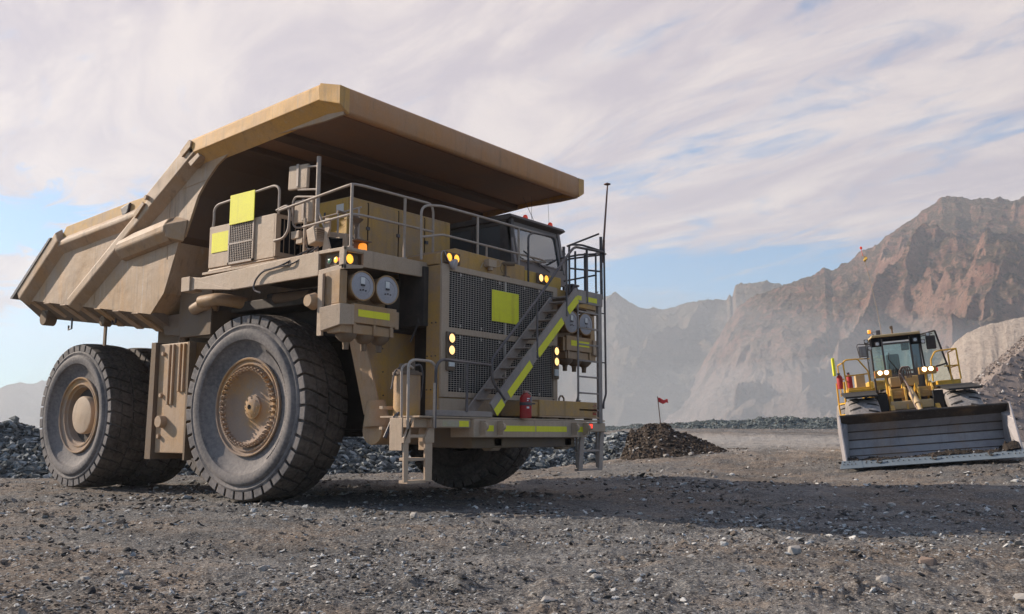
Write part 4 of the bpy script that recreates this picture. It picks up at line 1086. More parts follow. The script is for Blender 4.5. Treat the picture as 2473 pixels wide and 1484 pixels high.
# battery box
bt = MB().box(3.55, 4.10, .19, 2.2, 1.72, 2.02).box(3.6, 4.06, -.35, .2, 1.70, 1.98)
bt = bt.build('battery_box', YELD, truck, bev=.012)
fl2 = MB().box(3.52, 4.13, .15, 2.24, 1.69, 1.72); fl2.build('box_flange', TAN, bt)
ft = MB()
for y in (.35, 1.1, 1.35, 2.0): ft.box(3.9, 4.05, y, y+.1, 1.655, 1.70)
ft.build('box_foot', FRM, bt)
hh = MB().tube([(3.85, 1.19, 2.02), (3.85, 1.19, 2.08), (3.85, 1.24, 2.13), (3.85, 1.31, 2.13), (3.85, 1.36, 2.08), (3.85, 1.36, 2.02)], .018, 8).cyl((3.9, .93, 2.02), (3.9, .93, 2.05), .012, n=8).cyl((3.9, .93, 2.05), (3.9, .93, 2.06), .03, n=8).cyl((3.9, 1.86, 2.02), (3.9, 1.86, 2.05), .012, n=8).cyl((3.9, 1.86, 2.05), (3.9, 1.86, 2.06), .03, n=8)
hh.build('box_handle', FRM, bt)
dc = MB()
dc.tube([(4.112, 2.03, 1.93), (4.112, 2.10, 1.975), (4.112, 2.17, 1.93)], .004, 4, closed=True)
dc.tube([(4.112, 2.02, 1.88), (4.112, 2.17, 1.88), (4.112, 2.17, 1.82), (4.112, 2.02, 1.82)], .004, 4, closed=True)
for i in range(3): dc.box(4.11, 4.114, 2.03+i*.045, 2.06+i*.045, 1.765, 1.80)
dc.build('warning_decal', RED, bt)
# accumulator on the walkway
ac = MB().cyl((3.55, -2.83, 1.66), (3.55, -2.83, 2.34), .225, n=28)
acc = ac.build('accumulator', YELD, truck, smooth=True)
MB().cyl((3.55, -2.83, 2.34), (3.55, -2.83, 2.39), .25, n=28).cyl((3.55, -2.9, 2.39), (3.55, -2.9, 2.53), .09, n=14).cyl((3.55, -2.70, 2.39), (3.55, -2.70, 2.58), .04, n=10).box(3.5, 3.6, -3.05, -2.6, 2.39, 2.43).build('accumulator_head', FRM, acc, bev=.005)
MB().tube([(3.55, -2.7, 2.5), (3.6, -2.55, 2.55), (3.6, -2.50, 2.3), (3.55, -2.5, 1.95), (3.5, -2.6, 1.8)], .02, 6, .08).tube([(3.5, -2.9, 2.5), (3.5, -3.08, 2.4), (3.45, -3.1, 2.1)], .018, 6, .05).tube([(3.6, -3.0, 1.75), (3.5, -3.1, 1.6), (3.45, -3.22, 1.3)], .035, 8, .05).build('hydraulic_hose', DKS, acc)
# ---- boarding steps, right side
s1 = MB()
for y0, y1 in ((-3.37, -3.22), (-2.88, -2.66)):
    s1.prism([(y0, 1.30), (y0+.22 if y0 < -3 else y1-.02, 1.62), (y1, 1.62), (y1, 1.22), (y0, 1.22)], 'x', 3.97, 4.03)
    s1.prism([(y0+.02, 1.24), (y1-.03, 1.24), (y1-.03, .9), (y1-.035, .6), (y0+.03, .6), (y0+.02, .9)], 'x', 3.98, 4.02)
    s1.box(3.70, 3.98, (y0 if y0 < -3 else y1-.03), (y0+.03 if y0 < -3 else y1), 1.1, 1.62)
st = s1.build('boarding_steps', GREY, truck, bev=.006)
MB().box(3.6, 3.98, -3.1, -2.64, 1.47, 1.62).build('step_crossbar', GREY, st, bev=.006)
for z in (1.33, .96, .60): MB().box(3.80, 4.0, -3.24, -2.82, z-.025, z+.025).build('step', GREY, st, bev=.005)
# ---- steps, left side
s2 = MB()
for y0, y1 in ((1.62, 1.76), (2.36, 2.50)):
    s2.hull8([(3.98, y0+.08, 1.42), (4.03, y0+.08, 1.42), (4.03, y1+.08, 1.42), (3.98, y1+.08, 1.42)], [(3.98, y0, .64), (4.03, y0, .64), (4.03, y1, .64), (3.98, y1, .64)])
    s2.box(3.93, 3.98, y0+.03, y0+.05, .7, 1.42)
s2 = s2.build('boarding_steps', STAIRD, truck, bev=.006)
for z in (1.04, .66): MB().box(3.90, 4.02, 1.65, 2.44, z-.02, z+.02).build('step', STAIRD, s2, bev=.005)
# ---- vertical ladder on the left front corner
ld = MB().box(4.05, 4.11, 2.27, 2.40, 1.60, 4.20).tube([(4.08, 1.54, 2.02), (4.08, 1.54, 4.05)], .02, 8)
ld = ld.build('ladder', STAIR, truck, bev=.005)
for z in (1.86, 2.20, 2.53, 2.86, 3.19, 3.53, 3.86): MB().box(4.06, 4.10, 1.55, 2.27, z-.016, z+.016).build('rung', STAIR, ld)
MB().tube([(4.0, 1.66, 4.1), (4.0, 1.66, 2.12), (4.0, 1.60, 2.03)], .022, 8, .05).build('grab_rail', DKS, ld)
MB().tube([(4.12, 2.50, 5.3), (4.12, 2.52, 2.2), (4.12, 2.42, 2.03), (4.12, 2.42, 1.9)], .022, 8, .06).cyl((4.1, 2.42, 2.86), (4.12, 2.52, 2.86), .014).cyl((4.1, 2.42, 3.9), (4.12, 2.52, 3.9), .014).build('grab_rail', DKS, ld)
MB().cyl((4.08, 2.45, 4.2), (4.08, 2.44, 5.55), .032, n=12).build('corner_post', DKS, ld)
MB().cyl((4.1, 2.50, 5.0), (4.10, 2.53, 5.5), .028, n=10).cyl((4.1, 2.53, 5.5), (4.0, 2.865, 6.80), .024, .018, n=10).lathe([(-.015, .03), (0, .075), (.02, .07), (.035, .02), (.05, .001)], c=(3.99, 2.87, 6.81), ax=(0, .0, 1), n=18).build('antenna_mast', paint('rusty_mast', (.20, .09, .06), (.22, .15, .12), .4, streak=0), truck, smooth=True)
# ---- diagonal staircase across the grille
def stringer(x, ya, za, yb, zb, h, name, parent, w=.045, flat=None):
    d = Vector((0, yb-ya, zb-za)).normalized(); n_ = Vector((0, -d.z, d.y))*h/2
    A = Vector((x, ya, za)); B = Vector((x, yb, zb)); ex_ = Vector((w/2, 0, 0))
    mb = MB().hull8([A+n_-ex_, A+n_+ex_, A-n_+ex_, A-n_-ex_], [B+n_-ex_, B+n_+ex_, B-n_+ex_, B-n_-ex_])
    return mb.build(name, STAIR, parent, bev=.005)
stair = stringer(4.10, -1.22, 1.80, 1.52, 4.22, .27, 'staircase', truck)
so = stringer(3.50, -1.17, 1.74, 1.45, 4.10, .20, 'stringer', stair); so.data.materials[0] = STAIRD
for k in range(11):
    y = -.98+.232*k; z = 2.0+.205*k
    MB().box(3.52, 4.08, y-.02, y+.20, z-.014, z+.010).build('step', STAIRD, stair, bev=.004)
def slantstrip(p, q, h, mb, x0=4.1235, x1=4.128, cut=0):
    (ya, za), (yb, zb) = p, q
    mb.prism([(ya, za), (yb, zb), (yb+h*.70, zb-h*.78), (ya+h*.70, za-h*.78)], 'x', x0, x1)
for p, q in (((-1.22, 1.80), (-1.00, 2.0)), ((-.83, 2.13), (-.16, 2.74)), ((.06, 2.93), (.89, 3.66)), ((1.08, 3.86), (1.42, 4.15))):
    mb = MB(); slantstrip(p, q, .145, mb); mb.build('reflective_strip', HIV, stair)
MB().box(3.4, 4.09, 1.42, 2.45, 4.14, 4.18).box(4.075, 4.12, 1.50, 2.42, 4.03, 4.30).build('stair_platform', STAIR, stair, bev=.005)
MB().box(4.12, 4.124, 1.46, 1.62, 4.08, 4.17).build('reflective_strip', HIV, stair)
MB().box(4.12, 4.124, 1.80, 2.20, 4.08, 4.18).build('reflective_strip', HIV, stair)
MB().box(3.9, 4.12, -2.75, -1.25, 1.665, 1.76).build('kick_plate', STAIR, truck, bev=.005)
hr = MB().tube([(4.12, -.90, 1.98), (4.12, -1.26, 2.30), (4.12, -1.29, 2.68), (4.12, .09, 3.93), (4.12, 1.08, 4.90), (4.12, 1.37, 5.16), (4.12, 2.46, 5.22)], .027, 10, .12)
hr.cyl((4.12, .09, 2.80), (4.12, .09, 3.93), .022).cyl((4.12, 1.08, 3.70), (4.12, 1.08, 4.90), .022).cyl((4.12, 1.83, 4.05), (4.12, 1.83, 5.18), .026)
hr.tube([(4.12, -1.30, 2.58), (4.12, -2.62, 2.60), (4.12, -2.74, 2.48), (4.12, -2.75, 1.46)], .026, 10, .1).cyl((4.12, -1.95, 1.74), (4.12, -1.95, 2.58), .024)
hr.build('stair_handrail', DKS, truck, smooth=True)
MB().box(4.10, 4.14, -2.78, -2.73, 1.46, 2.2).build('handrail_post', RAIL, truck)
MB().tube([(4.05, -3.31, 1.45), (4.05, -3.32, 2.50), (4.05, -3.20, 2.56), (4.05, -2.78, 2.56), (4.05, -2.67, 2.48), (4.05, -2.66, 1.46)], .024, 10, .08).build('step_handrail', RAIL, truck, smooth=True)
MB().tube([(3.75, -3.15, 1.62), (3.75, -3.17, 2.45), (3.75, -3.05, 2.52), (3.75, -2.9, 2.45)], .02, 8, .08).build('step_handrail', RAIL, truck, smooth=True)
# platform cage
cg = MB()
cg.tube([(3.55, 2.02, 4.35), (3.55, 2.02, 5.38), (3.8, 2.12, 5.36), (4.1, 2.46, 5.24)], .024, 8, .06)
cg.tube([(3.55, 2.04, 4.87), (4.08, 2.44, 4.80)], .02, 8)
cg.cyl((3.3, 2.62, 4.4), (3.3, 2.62, 5.36), .024).cyl((3.3, 3.0, 4.4), (3.3, 3.0, 5.38), .024)
cg.tube([(2.6, 2.86, 5.30), (3.3, 2.75, 5.30), (3.5, 3.15, 5.36)], .022, 8); cg.tube([(2.9, 2.75, 4.75), (3.5, 3.1, 4.87)], .02, 8)
cg.tube([(3.5, 3.14, 4.4), (3.5, 3.14, 5.38), (3.3, 3.9, 5.5), (2.2, 3.9, 5.5), (2.2, 3.9, 4.4)], .022, 8, .05)
cg.cyl((2.6, 3.19, 4.45), (2.6, 3.19, 5.64), .035).cyl((2.6, 3.02, 4.45), (2.6, 3.02, 5.6), .025).cyl((2.6, 2.7, 5.5), (2.6, 3.25, 5.48), .02)
cg.cyl((4.05, 2.42, 5.62), (3.3, 2.30, 5.42), .02)
cg.build('platform_cage', DKS, truck, smooth=True)
MB().box(3.42, 3.58, 2.1, 2.3, 4.2, 4.52).box(3.40, 3.60, 2.07, 2.33, 4.50, 4.54).build('latch_box', DKS, truck, bev=.006)
chn = MB(); pts = [(3.6, 2.45-.0+0.62*t/12, 4.44-.12*math.sin(math.pi*t/12)+.05*t/12) for t in range(13)]
for a, b_ in zip(pts[:-1], pts[1:]): chn.beam(a, b_, .012, .022)
chn.build('safety_chain', DKS, truck)

# ---- cab
cabp = MB()
Z0, Z1 = 4.70, 5.86
cab = MB().prism([(.9, 5.88), (2.62, 5.88), (2.78, 5.93), (2.72, 6.0), (.9, 6.0)], 'y', 1.02, 3.02).build('cab_roof', CABM, truck, bev=.015)
MB().box(.9, 1.0, 1.1, 2.95, 4.45, 5.1).box(.9, 1.0, 1.1, 2.1, 5.1, 5.9).box(.9, 1.0, 2.1, 2.95, 5.75, 5.9).box(.9, 2.62, 1.08, 1.14, 4.45, 5.0).box(.9, 2.62, 2.90, 2.96, 4.45, 5.05).build('cab_shell', CABM, cab, bev=.01)
po = MB()
def post(p, q, w, d): po.beam(p, q, w, d, up=(1, 0, 0))
fx0, fx1 = 2.78, 2.60       # windscreen leans back
for y in (1.12, 2.92): post((fx0, y, 4.92), (fx1, y, 5.9), .09, .09)
po.build('windscreen_pillar', CABG, cab, bev=.015)
pd = MB()
for x in (1.62, 1.72, 2.44):
    pd.box(x-.04, x+.04, 1.09, 1.15, 4.95, 5.9)
pd.box(.98, 2.6, 1.10, 1.15, 5.8, 5.9); pd.box(.98, 2.6, 2.9, 2.95, 5.75, 5.9); pd.box(1.6, 1.7, 2.9, 2.95, 5, 5.8); pd.box(2.38, 2.5, 2.9, 2.95, 5, 5.8)
pd.box(2.46, 2.72, 1.075, 1.16, 4.9, 5.9)
pd.build('cab_side_frame', CABM, cab, bev=.008)
wf = MB()
wf.tube([(fx0+.01-.0, 1.22, 5.02), (fx1+.04, 1.22, 5.76), (fx1+.04, 2.80, 5.80), (fx0+.01, 2.80, 5.02)], .028, 8, .12, closed=True)
wf.prism([(1.08, 4.66), (2.96, 4.66), (2.96, 5.0), (1.08, 5.0)], 'x', 2.60, 2.80); wf.prism([(1.08, 5.80), (2.96, 5.80), (2.96, 5.93), (1.08, 5.93)], 'x', 2.54, 2.62)
wf.build('windscreen_frame', CABG, cab, bev=.01, smooth=True)
MB().hull8([(fx0-.02, 1.2, 5.0), (fx0-.01, 1.2, 5.0), (fx0-.01, 2.84, 5.0), (fx0-.02, 2.84, 5.0)], [(fx1, 1.2, 5.82), (fx1+.01, 1.2, 5.82), (fx1+.01, 2.84, 5.82), (fx1, 2.84, 5.82)]).build('windscreen', WSCREEN, cab)
MB().box(1.0, 2.45, 1.12, 1.13, 5.0, 5.8).build('side_window', glass('dark_glass', (.10, .12, .13), .7), cab)
MB().box(1.0, 2.6, 2.93, 2.94, 5.05, 5.75).build('side_window', GLASS, cab)
MB().box(1.3, 1.75, 1.8, 2.3, 4.95, 5.55).box(1.6, 2.1, 1.8, 2.3, 4.8, 4.98).build('seat', CABM, cab, bev=.05)
MB().tube([(2.2+.0, 2.05+.2*math.cos(a*math.pi/8), 5.12+.2*math.sin(a*math.pi/8)) for a in range(16)], .02, 6, closed=True).build('steering_wheel', CABM, cab)
wp = MB()
wp.tube([(2.84, 1.45, 4.98), (2.82, 1.60, 5.06), (2.80, 2.2, 4.98)], .012, 6); wp.tube([(2.85, 1.9, 4.96), (2.83, 2.0, 5.12), (2.80, 2.6, 5.22)], .012, 6)
wp.tube([(2.84, 1.35, 5.22), (2.84, 1.8, 5.06), (2.84, 2.3, 4.90)], .014, 6)
wp.build('wiper', DKS, cab)
wl = MB()
wl.tube([(3.30, .90, 4.45), (3.30, .90, 5.42), (3.30, 1.05, 5.50), (3.30, 1.57, 5.53)], .022, 8, .1)
wl.build('windscreen_guard_rail', DKS, truck, smooth=True)
for y in (1.86, 2.80):
    b = MB().cyl((2.5, y, 5.99), (2.5, y, 6.03), .02).build('roof_lamp', CABM, cab)
    MB().lathe([(0, .03), (.03, .055), (.08, .058), (.12, .04), (.14, .001)], c=(2.5, y, 6.02), ax=(0, 0, 1), n=16).build('lens', REDB, b, smooth=True)
MB().cyl((2.4, 2.34, 5.99), (2.4, 2.33, 6.06), .015).tube([(2.4, 2.33, 6.06), (2.4, 2.24, 6.2), (2.4, 1.9, 6.58)], .006, 4).tube([(2.3, 2.36, 6), (2.3, 2.36, 6.7)], .004, 4).tube([(2.35, 2.98, 6), (2.35, 2.92, 6.72)], .004, 4).tube([(1.6, 1.12, 6.0), (1.6, 1.12, 6.07), (1.6, 1.2, 6.09), (1.6, 1.22, 6.0)], .02, 6, .03).build('roof_antenna', CABM, cab)
MB().box(2.5, 2.62, 2.96, 3.1, 5.35, 5.5).tube([(2.56, 3.05, 5.5), (2.5, 3.15, 5.62), (2.5, 3.2, 5.5)], .015, 6).build('side_lamp', DKS, cab)

# ---- cabinets on the deck
cabn = MB().box(.5, 1.90, -2.72, .06, 4.43, 5.72).build('electrical_cabinet', YELD, truck, bev=.015)
sm = MB()
for y in (-2.27, -1.46, -.72): sm.box(1.898, 1.905, y-.012, y+.012, 4.45, 5.68)
sm.build('door_seam', BLACK, cabn)
dr = MB()
for a, b_ in ((-2.70, -2.285), (-2.255, -1.475), (-1.445, -.735), (-.705, .04)): dr.box(1.90, 1.915, a, b_, 4.5, 5.66)
dr.build('cabinet_door', YELD, cabn, bev=.006)
hg = MB()
for y in (-2.3, -1.5, -.70):
    for z in (4.7, 5.15): hg.box(1.915, 1.94, y-.02, y+.06, z, z+.06)
hg.box(1.2, 1.25, -2.74, -2.72, 5.35, 5.5)
hg.build('door_latch', DKS, cabn)
MB().box(1.0, 1.88, -2.735, -2.722, 4.9, 5.70).build('side_door', YEL, cabn, bev=.006)
MB().box(1.55, 1.75, -2.742, -2.736, 5.42, 5.6).build('notice', WHT, cabn)
MB().box(1.83, 1.87, -2.76, -2.73, 4.95, 5.7).box(1.80, 1.88, -2.765, -2.73, 5.28, 5.4).build('cabinet_latch', YEL, cabn, bev=.006)
# slanted grid box behind the corner
g2 = MB().prism([(1.15, 4.43), (2.25, 4.43), (2.25, 4.9), (1.15, 5.12)], 'y', -3.1, -2.76)
g2 = g2.build('grid_box', GREY, truck, bev=.01)
MB().prism([(1.2, 4.48), (2.15, 4.48), (2.15, 4.82), (1.2, 5.02)], 'y', -3.106, -3.10).box(2.252, 2.257, -3.05, -2.8, 4.5, 4.85).build('grid_opening', BLACK, g2)
# resistor cabinet above the wheel
rc = MB().box(-1.16, .86, -3.60, -2.80, 4.56, 5.38)
rc = rc.build('resistor_cabinet', GREY, truck, bev=.01)
MB().hull8([(-1.16, -3.6, 4.50), (.88, -3.61, 4.53), (.88, -3.55, 4.58), (-1.16, -3.55, 4.58)], [(-1.16, -3.2, 4.42), (.88, -3.2, 4.46), (.88, -3.2, 4.58), (-1.16, -3.2, 4.58)]).build('cabinet_sill', GREY, rc)
MB().box(-.44, .22, -3.612, -3.603, 4.62, 5.33).build('louvre_backing', BLACK, rc)
gm = MB()
for i in range(1, 17):
    z = 4.60+.74*i/17; gm.box(-.46, .24, -3.622, -3.614, z-.006, z+.006)
for i in range(1, 13):
    x = -.46+.70*i/13; gm.box(x-.006, x+.006, -3.630, -3.622, 4.60, 5.34)
gm.box(-.48, .26, -3.632, -3.612, 4.94, 4.97); gm.box(-.50, -.46, -3.632, -3.60, 4.56, 5.36); gm.box(.24, .28, -3.632, -3.60, 4.56, 5.36); gm.box(-.5, .28, -3.632, -3.6, 4.56, 4.60)
gm.build('louvre_mesh', RAIL, rc)
MB().box(-.445, .305, -3.66, -3.645, 5.32, 5.90).build('reflective_panel', HIV, rc, bev=.002)
MB().box(-1.06, -.485, -3.612, -3.602, 4.85, 5.24).build('reflective_panel', HIV, rc)
MB().box(.862, .87, -3.48, -2.84, 4.66, 5.30).build('vent_backing', BLACK, rc)
vb = MB()
for i in range(5): vb.box(.868, .876, -3.40+i*.13, -3.385+i*.13, 4.66, 5.30)
vb.box(.862, .90, -3.6, -3.49, 4.58, 5.37); vb.box(.862, .90, -3.49, -2.8, 4.58, 4.66); vb.box(.862, .90, -3.49, -2.8, 5.30, 5.37)
vb.build('vent_frame', GREY, rc)
MB().tube([(-1.14, -3.55, 5.36), (-1.10, -3.55, 5.5), (-1.12, -3.55, 5.74), (-1.0, -3.55, 5.83), (.76, -3.55, 5.93), (.90, -3.55, 5.86), (.90, -3.55, 5.36)], .024, 8, .1).build('cabinet_rail', RAIL, rc, smooth=True)
MB().tube([(.9, -3.60, 5.42), (1.2, -3.60, 5.48), (1.28, -3.60, 5.35), (1.26, -3.60, 5.0), (1.12, -3.60, 4.87), (.86, -3.60, 4.86)], .024, 8, .09).build('grab_rail', RAIL, rc, smooth=True)
# mirrors
mp = MB().cyl((1.68, -3.3, 4.43), (1.68, -3.3, 6.37), .04, n=12)
mp = mp.build('mirror_post', RAIL, truck, smooth=True)
MB().tube([(1.68, -3.3, 6.20), (1.15, -3.3, 6.26), (1.12, -3.3, 6.22)], .02, 8).tube([(1.68, -3.3, 5.76), (1.12, -3.3, 5.84)], .02, 8).tube([(1.68, -3.3, 5.62), (1.05, -3.3, 5.72), (.98, -3.3, 5.62), (1.0, -3.3, 5.2), (1.1, -3.3, 5.12), (1.62, -3.3, 5.08)], .02, 8, .08).tube([(1.68, -3.3, 5.4), (1.95, -3.3, 4.9)], .02, 6).build('mirror_arm', RAIL, mp)
for (x0, x1, z0, z1) in ((.87, 1.40, 5.84, 6.31), (1.07, 1.57, 5.18, 5.62)):
    mm = MB().obox(((x0+x1)/2, -3.3, (z0+z1)/2), (1, .05, -.05), (0, 1, 0), (.03, 0, 1), x1-x0, .06, z1-z0).build('mirror', GREY, mp, bev=.028, seg=3)
    MB().box((x0+x1)/2-.03, (x0+x1)/2+.03, -3.345, -3.332, z0+.05, z1+.01).build('mirror_bracket', RAIL, mm)
# floodlight, small camera and cables by the mirror post
MB().obox((1.98, -3.55, 4.80), (1, 0, .25), (0, 1, 0), (-.25, 0, 1), .22, .26, .30).build('floodlight', WHT if False else GREY, truck, bev=.02)
fp = MB()
for i in range(7): fp.obox((2.09, -3.55, 4.70+i*.035), (1, 0, .25), (0, 1, 0), (-.25, 0, 1), .06, .24, .012)
fp.build('cooling_fins', GREY, truck)
MB().prism([(2.22, 5.1), (2.34, 5.08), (2.34, 4.9), (2.28, 4.75), (2.40, 4.45), (2.15, 4.45), (2.22, 4.75)], 'y', -3.58, -3.54).build('lamp_mount', GREY, truck)
MB().box(1.28, 1.50, -3.56, -3.42, 4.84, 4.98).box(1.40, 1.58, -3.54, -3.44, 4.74, 4.84).cyl((1.60, -3.5, 4.43), (1.60, -3.5, 5.2), .03).build('side_camera', GREY, truck, bev=.01)
MB().tube([(1.85, -3.5, 4.62), (1.75, -3.7, 4.5), (1.65, -3.88, 4.34), (1.4, -3.9, 4.28), (.95, -3.9, 4.24), (.75, -3.9, 4.1), (.72, -3.92, 3.92), (.9, -3.88, 3.86)], .018, 6, .1).tube([(2.1, -3.6, 4.6), (2.0, -3.82, 4.4), (1.75, -3.9, 4.28), (1.0, -3.9, 4.26)], .014, 6, .1).tube([(1.75, -3.4, 4.9), (1.62, -3.5, 4.85), (1.62, -3.5, 4.65), (1.8, -3.5, 4.6)], .01, 6, .08).build('cable', DKS, truck, smooth=True)
# front railings
fr = MB()
fr.tube([(1.0, -3.62, 5.40), (2.70, -3.62, 5.56), (2.95, -3.62, 5.58), (2.95, -3.35, 5.60), (2.95, -1.66, 5.62), (2.95, -1.60, 5.50), (2.95, -1.59, 4.45)], .024, 10, .1)
fr.tube([(1.68, -3.62, 5.00), (2.95, -3.62, 5.06), (2.95, -3.35, 5.08), (2.95, -1.59, 5.10)], .022, 10, .1)
for y in (-3.63, -2.35): fr.cyl((2.95, y, 4.44), (2.95, y, 5.59), .026, n=10).cyl((2.95, y, 4.44), (2.95, y, 4.5), .05, n=10)
fr.cyl((2.95, -1.59, 4.45), (2.95, -1.59, 4.52), .05, n=10)
fr.build('front_handrail', RAIL, truck, smooth=True)
r2_ = MB()
r2_.tube([(3.25, -2.22, 4.45), (3.25, -2.24, 5.36), (3.25, -2.12, 5.46), (3.25, -1.70, 5.53), (3.25, -.66, 5.54), (3.25, 1.53, 5.54)], .024, 10, .12)
r2_.tube([(3.25, -2.22, 4.86), (3.25, -1.65, 5.0), (3.25, 1.50, 5.0), (3.25, 1.6, 4.96), (3.1, .95, 4.93)], .022, 10, .08)
for y in (-.66, .64): r2_.cyl((3.25, y, 4.45), (3.25, y, 5.54), .024, n=10)
r2_.cyl((3.25, -.39, 4.5), (3.25, -.39, 5.0), .022, n=10)
r2_.build('hood_handrail', RAIL, truck, smooth=True)
# rail along the inner deck edge, seen behind the corner
MB().tube([(1.0, -3.0, 5.3), (2.4, -2.9, 5.4)], .016, 6).cyl((1.9, -3.0, 4.43), (1.9, -3.0, 5.35), .018).cyl((2.45, -3.0, 4.43), (2.45, -3.0, 5.35), .018).tube([(1.0, -3.0, 4.8), (2.45, -3.0, 4.8)], .016, 6).build('inner_handrail', RAIL, truck)
# beacon and horn on the corner
bk = MB().box(2.62, 2.80, -3.36, -3.0, 4.68, 4.70).box(2.62, 2.66, -3.3, -3.06, 4.44, 4.70).tube([(2.6, -3.2, 4.70), (2.6, -3.2, 4.98), (2.6, -3.35, 5.1)], .03, 8).lathe([(0, .03), (.06, .05), (.14, .13)], c=(2.6, -3.2, 4.95), ax=(0, 0, 1), n=16).tube([(2.5, -3.2, 5.0), (2.5, -3.05, 5.06), (2.5, -3.05, 5.16), (2.45, -3.5, 5.2)], .024, 8, .05)
bk = bk.build('beacon_bracket', FRM, truck)
MB().lathe([(0, .08), (.15, .075), (.18, .06), (.2, .001)], c=(2.74, -3.16, 4.46), ax=(0, 0, 1), n=18).build('beacon', ORBL, bk, smooth=True)
# cameras and spot lamp on the hood
MB().box(3.30, 3.42, -.52, -.28, 4.56, 4.70).cyl((3.36, -.4, 4.5), (3.36, -.4, 4.56), .05).tube([(3.36, -.5, 4.6), (3.36, -.62, 4.62), (3.36, -.7, 4.5)], .008, 5, .03).tube([(3.36, -.3, 4.66), (3.36, -.15, 4.76), (3.36, -.08, 4.64), (3.36, -.2, 4.6)], .008, 5, .03).build('junction_box', GREY, truck, bev=.012)
MB().cyl((3.26, .06, 4.71), (3.46, .24, 4.71), .045, n=14).cyl((3.34, .1, 4.45), (3.34, .1, 4.68), .02).box(3.3, 3.38, .02, .2, 4.43, 4.46).tube([(3.34, .0, 4.5), (3.34, -.06, 4.58), (3.34, -.03, 4.7), (3.34, .1, 4.75)], .007, 5, .03).build('front_camera', FRM, truck, bev=.004)
MB().lathe([(-.10, .02), (-.06, .07), (0, .1), (.03, .09), (.035, .0001)], c=(3.5, -1.60, 4.43), ax=(1, .5, -.3), n=18).tube([(3.4, -1.62, 4.45), (3.36, -1.75, 4.7), (3.34, -1.8, 4.6), (3.36, -1.78, 4.35)], .008, 5, .05).build('spot_lamp', LENS, truck, smooth=True)
gb = MB()
for z in (2.15, 2.75, 3.35):
    for k in range(3): gb.cyl((3.1+.1*k, -1.862, z), (3.1+.1*k, -1.875, z), .014, n=6)
gb.build('shroud_bolt', DKS, shroud)
MB().box(2.46, 3.1, -1.98, -1.70, 3.3, 4.38).tube([(2.9, -2.1, 3.0), (3.0, -2.0, 3.35), (2.9, -1.9, 3.6)], .02, 6).build('radiator_support', DRK, truck)

# fire extinguisher: held by the truck, a thing of its own
fe = empty('fire_extinguisher', (4.20, -.38, 1.66))
tag(fe, 'red fire extinguisher strapped upright beside the battery box on the truck bumper', 'fire extinguisher')
MB().lathe([(0, .0001), (0, .10), (.02, .11), (.37, .11), (.42, .085), (.45, .04), (.47, .035)], ax=(0, 0, 1), n=24).build('cylinder', RED, fe, smooth=True)
MB().box(-.03, .03, -.05, .07, .46, .50).cyl((0, 0, .44), (0, 0, .5), .03, n=10).build('valve', plain('extinguisher_valve', (.35, .2, .17), .4), fe, bev=.005)
MB().tube([(0, .04, .48), (0, .15, .46), (.0, .18, .38), (0, .17, .15), (0, .14, .02)], .016, 8, .05).build('hose', RAIL, fe, smooth=True)
MB().lathe([(.23, .113), (.26, .115), (.29, .113)], ax=(0, 0, 1), n=24).box(-.02, .03, .1, .26, .255, .285).build('strap', DKS, fe)
lb = MB()
def wrap(a0, a1, z0, z1, r=.1125, n=6):
    lb.grid(lambda u, v: (r*math.cos(a0+(a1-a0)*u), r*math.sin(a0+(a1-a0)*u), z0+(z1-z0)*v), n, 2)
wrap(-.1, .7, .30, .385)
lb.build('dark_label', plain('extinguisher_label_grey', (.12, .13, .16), .4), fe)
lb = MB(); wrap(-.7, -.2, .345, .365); wrap(-.75, -.3, .175, .21); wrap(-.7, -.45, .31, .33)
lb.build('white_label', WHT, fe)
# ------------------------------------------------------------------ single stones, flag
def gz(a, b): return float(ground_h(np.array([a]), np.array([b]))[0])
STONE = paint('pale_stone', (.36, .33, .30), (.28, .26, .24), .5, streak=0, scale=4, bump=.01, up=0)
def stone(a, b, s, seed, label, flat=.6, mat=STONE, group='single stones on the haul ground', name='stone'):
    V, F = rock_template(26, seed, flat); s *= .72
    x, y = ab2xy(a, b)
    rsx = np.random.default_rng(seed)
    mb = MB().add([tuple(v*s*np.array([1.0, .75, 1])) for v in V], [tuple(int(i) for i in f) for f in F])
    o = mb.build(name, mat, bev=s*.05); o.location = (x, y, gz(a, b)+s*flat*.35); o.rotation_euler = (0, 0, rsx.random()*6)
    return tag(o, label, 'stone', group)
def pxst(px, py, s, seed, label, **k):
    b = 8.0
    for _ in range(12):
        a = (px-1236.5)/2252.27*b; b = (1.35-gz(a, b))/max(.004, (py-1056)/2252.27)
    stone((px-1236.5)/2252.27*b, b, s, seed, label, **k)
pxst(1006, 1250, .13, 501, 'upright pale stone at the edge of the truck shadow, ahead of the front tyre', flat=.9)
pxst(258, 1330, .10, 502, 'pale flat stone in the left foreground, below the rear tyre', flat=.5)
pxst(327, 1386, .11, 503, 'angular whitish stone in the lower left foreground', flat=.6)
pxst(238, 1392, .10, 504, 'low grey stone left of the angular whitish one, lower left foreground', flat=.4)
pxst(655, 1372, .09, 505, 'small pale stone in the foreground below the front tyre', flat=.6)
pxst(608, 1428, .08, 506, 'blue grey stone near the bottom edge, left of centre', flat=.5)
pxst(1905, 1328, .17, 507, 'rounded tan stone in the sun just past the shadow, right foreground', flat=.6)
pxst(2110, 1394, .14, 508, 'bright white flat stone, lower right foreground', flat=.45)
pxst(2215, 1355, .20, 509, 'broad brown stone, right foreground', flat=.4, mat=paint('brown_stone', (.24, .17, .13), (.19, .14, .11), .5, streak=0, scale=4, bump=.01, up=0))
pxst(1436, 1388, .08, 510, 'small white stone in the centre foreground', flat=.6)
pxst(2440, 1448, .15, 511, 'white slab stone at the bottom right corner', flat=.35)
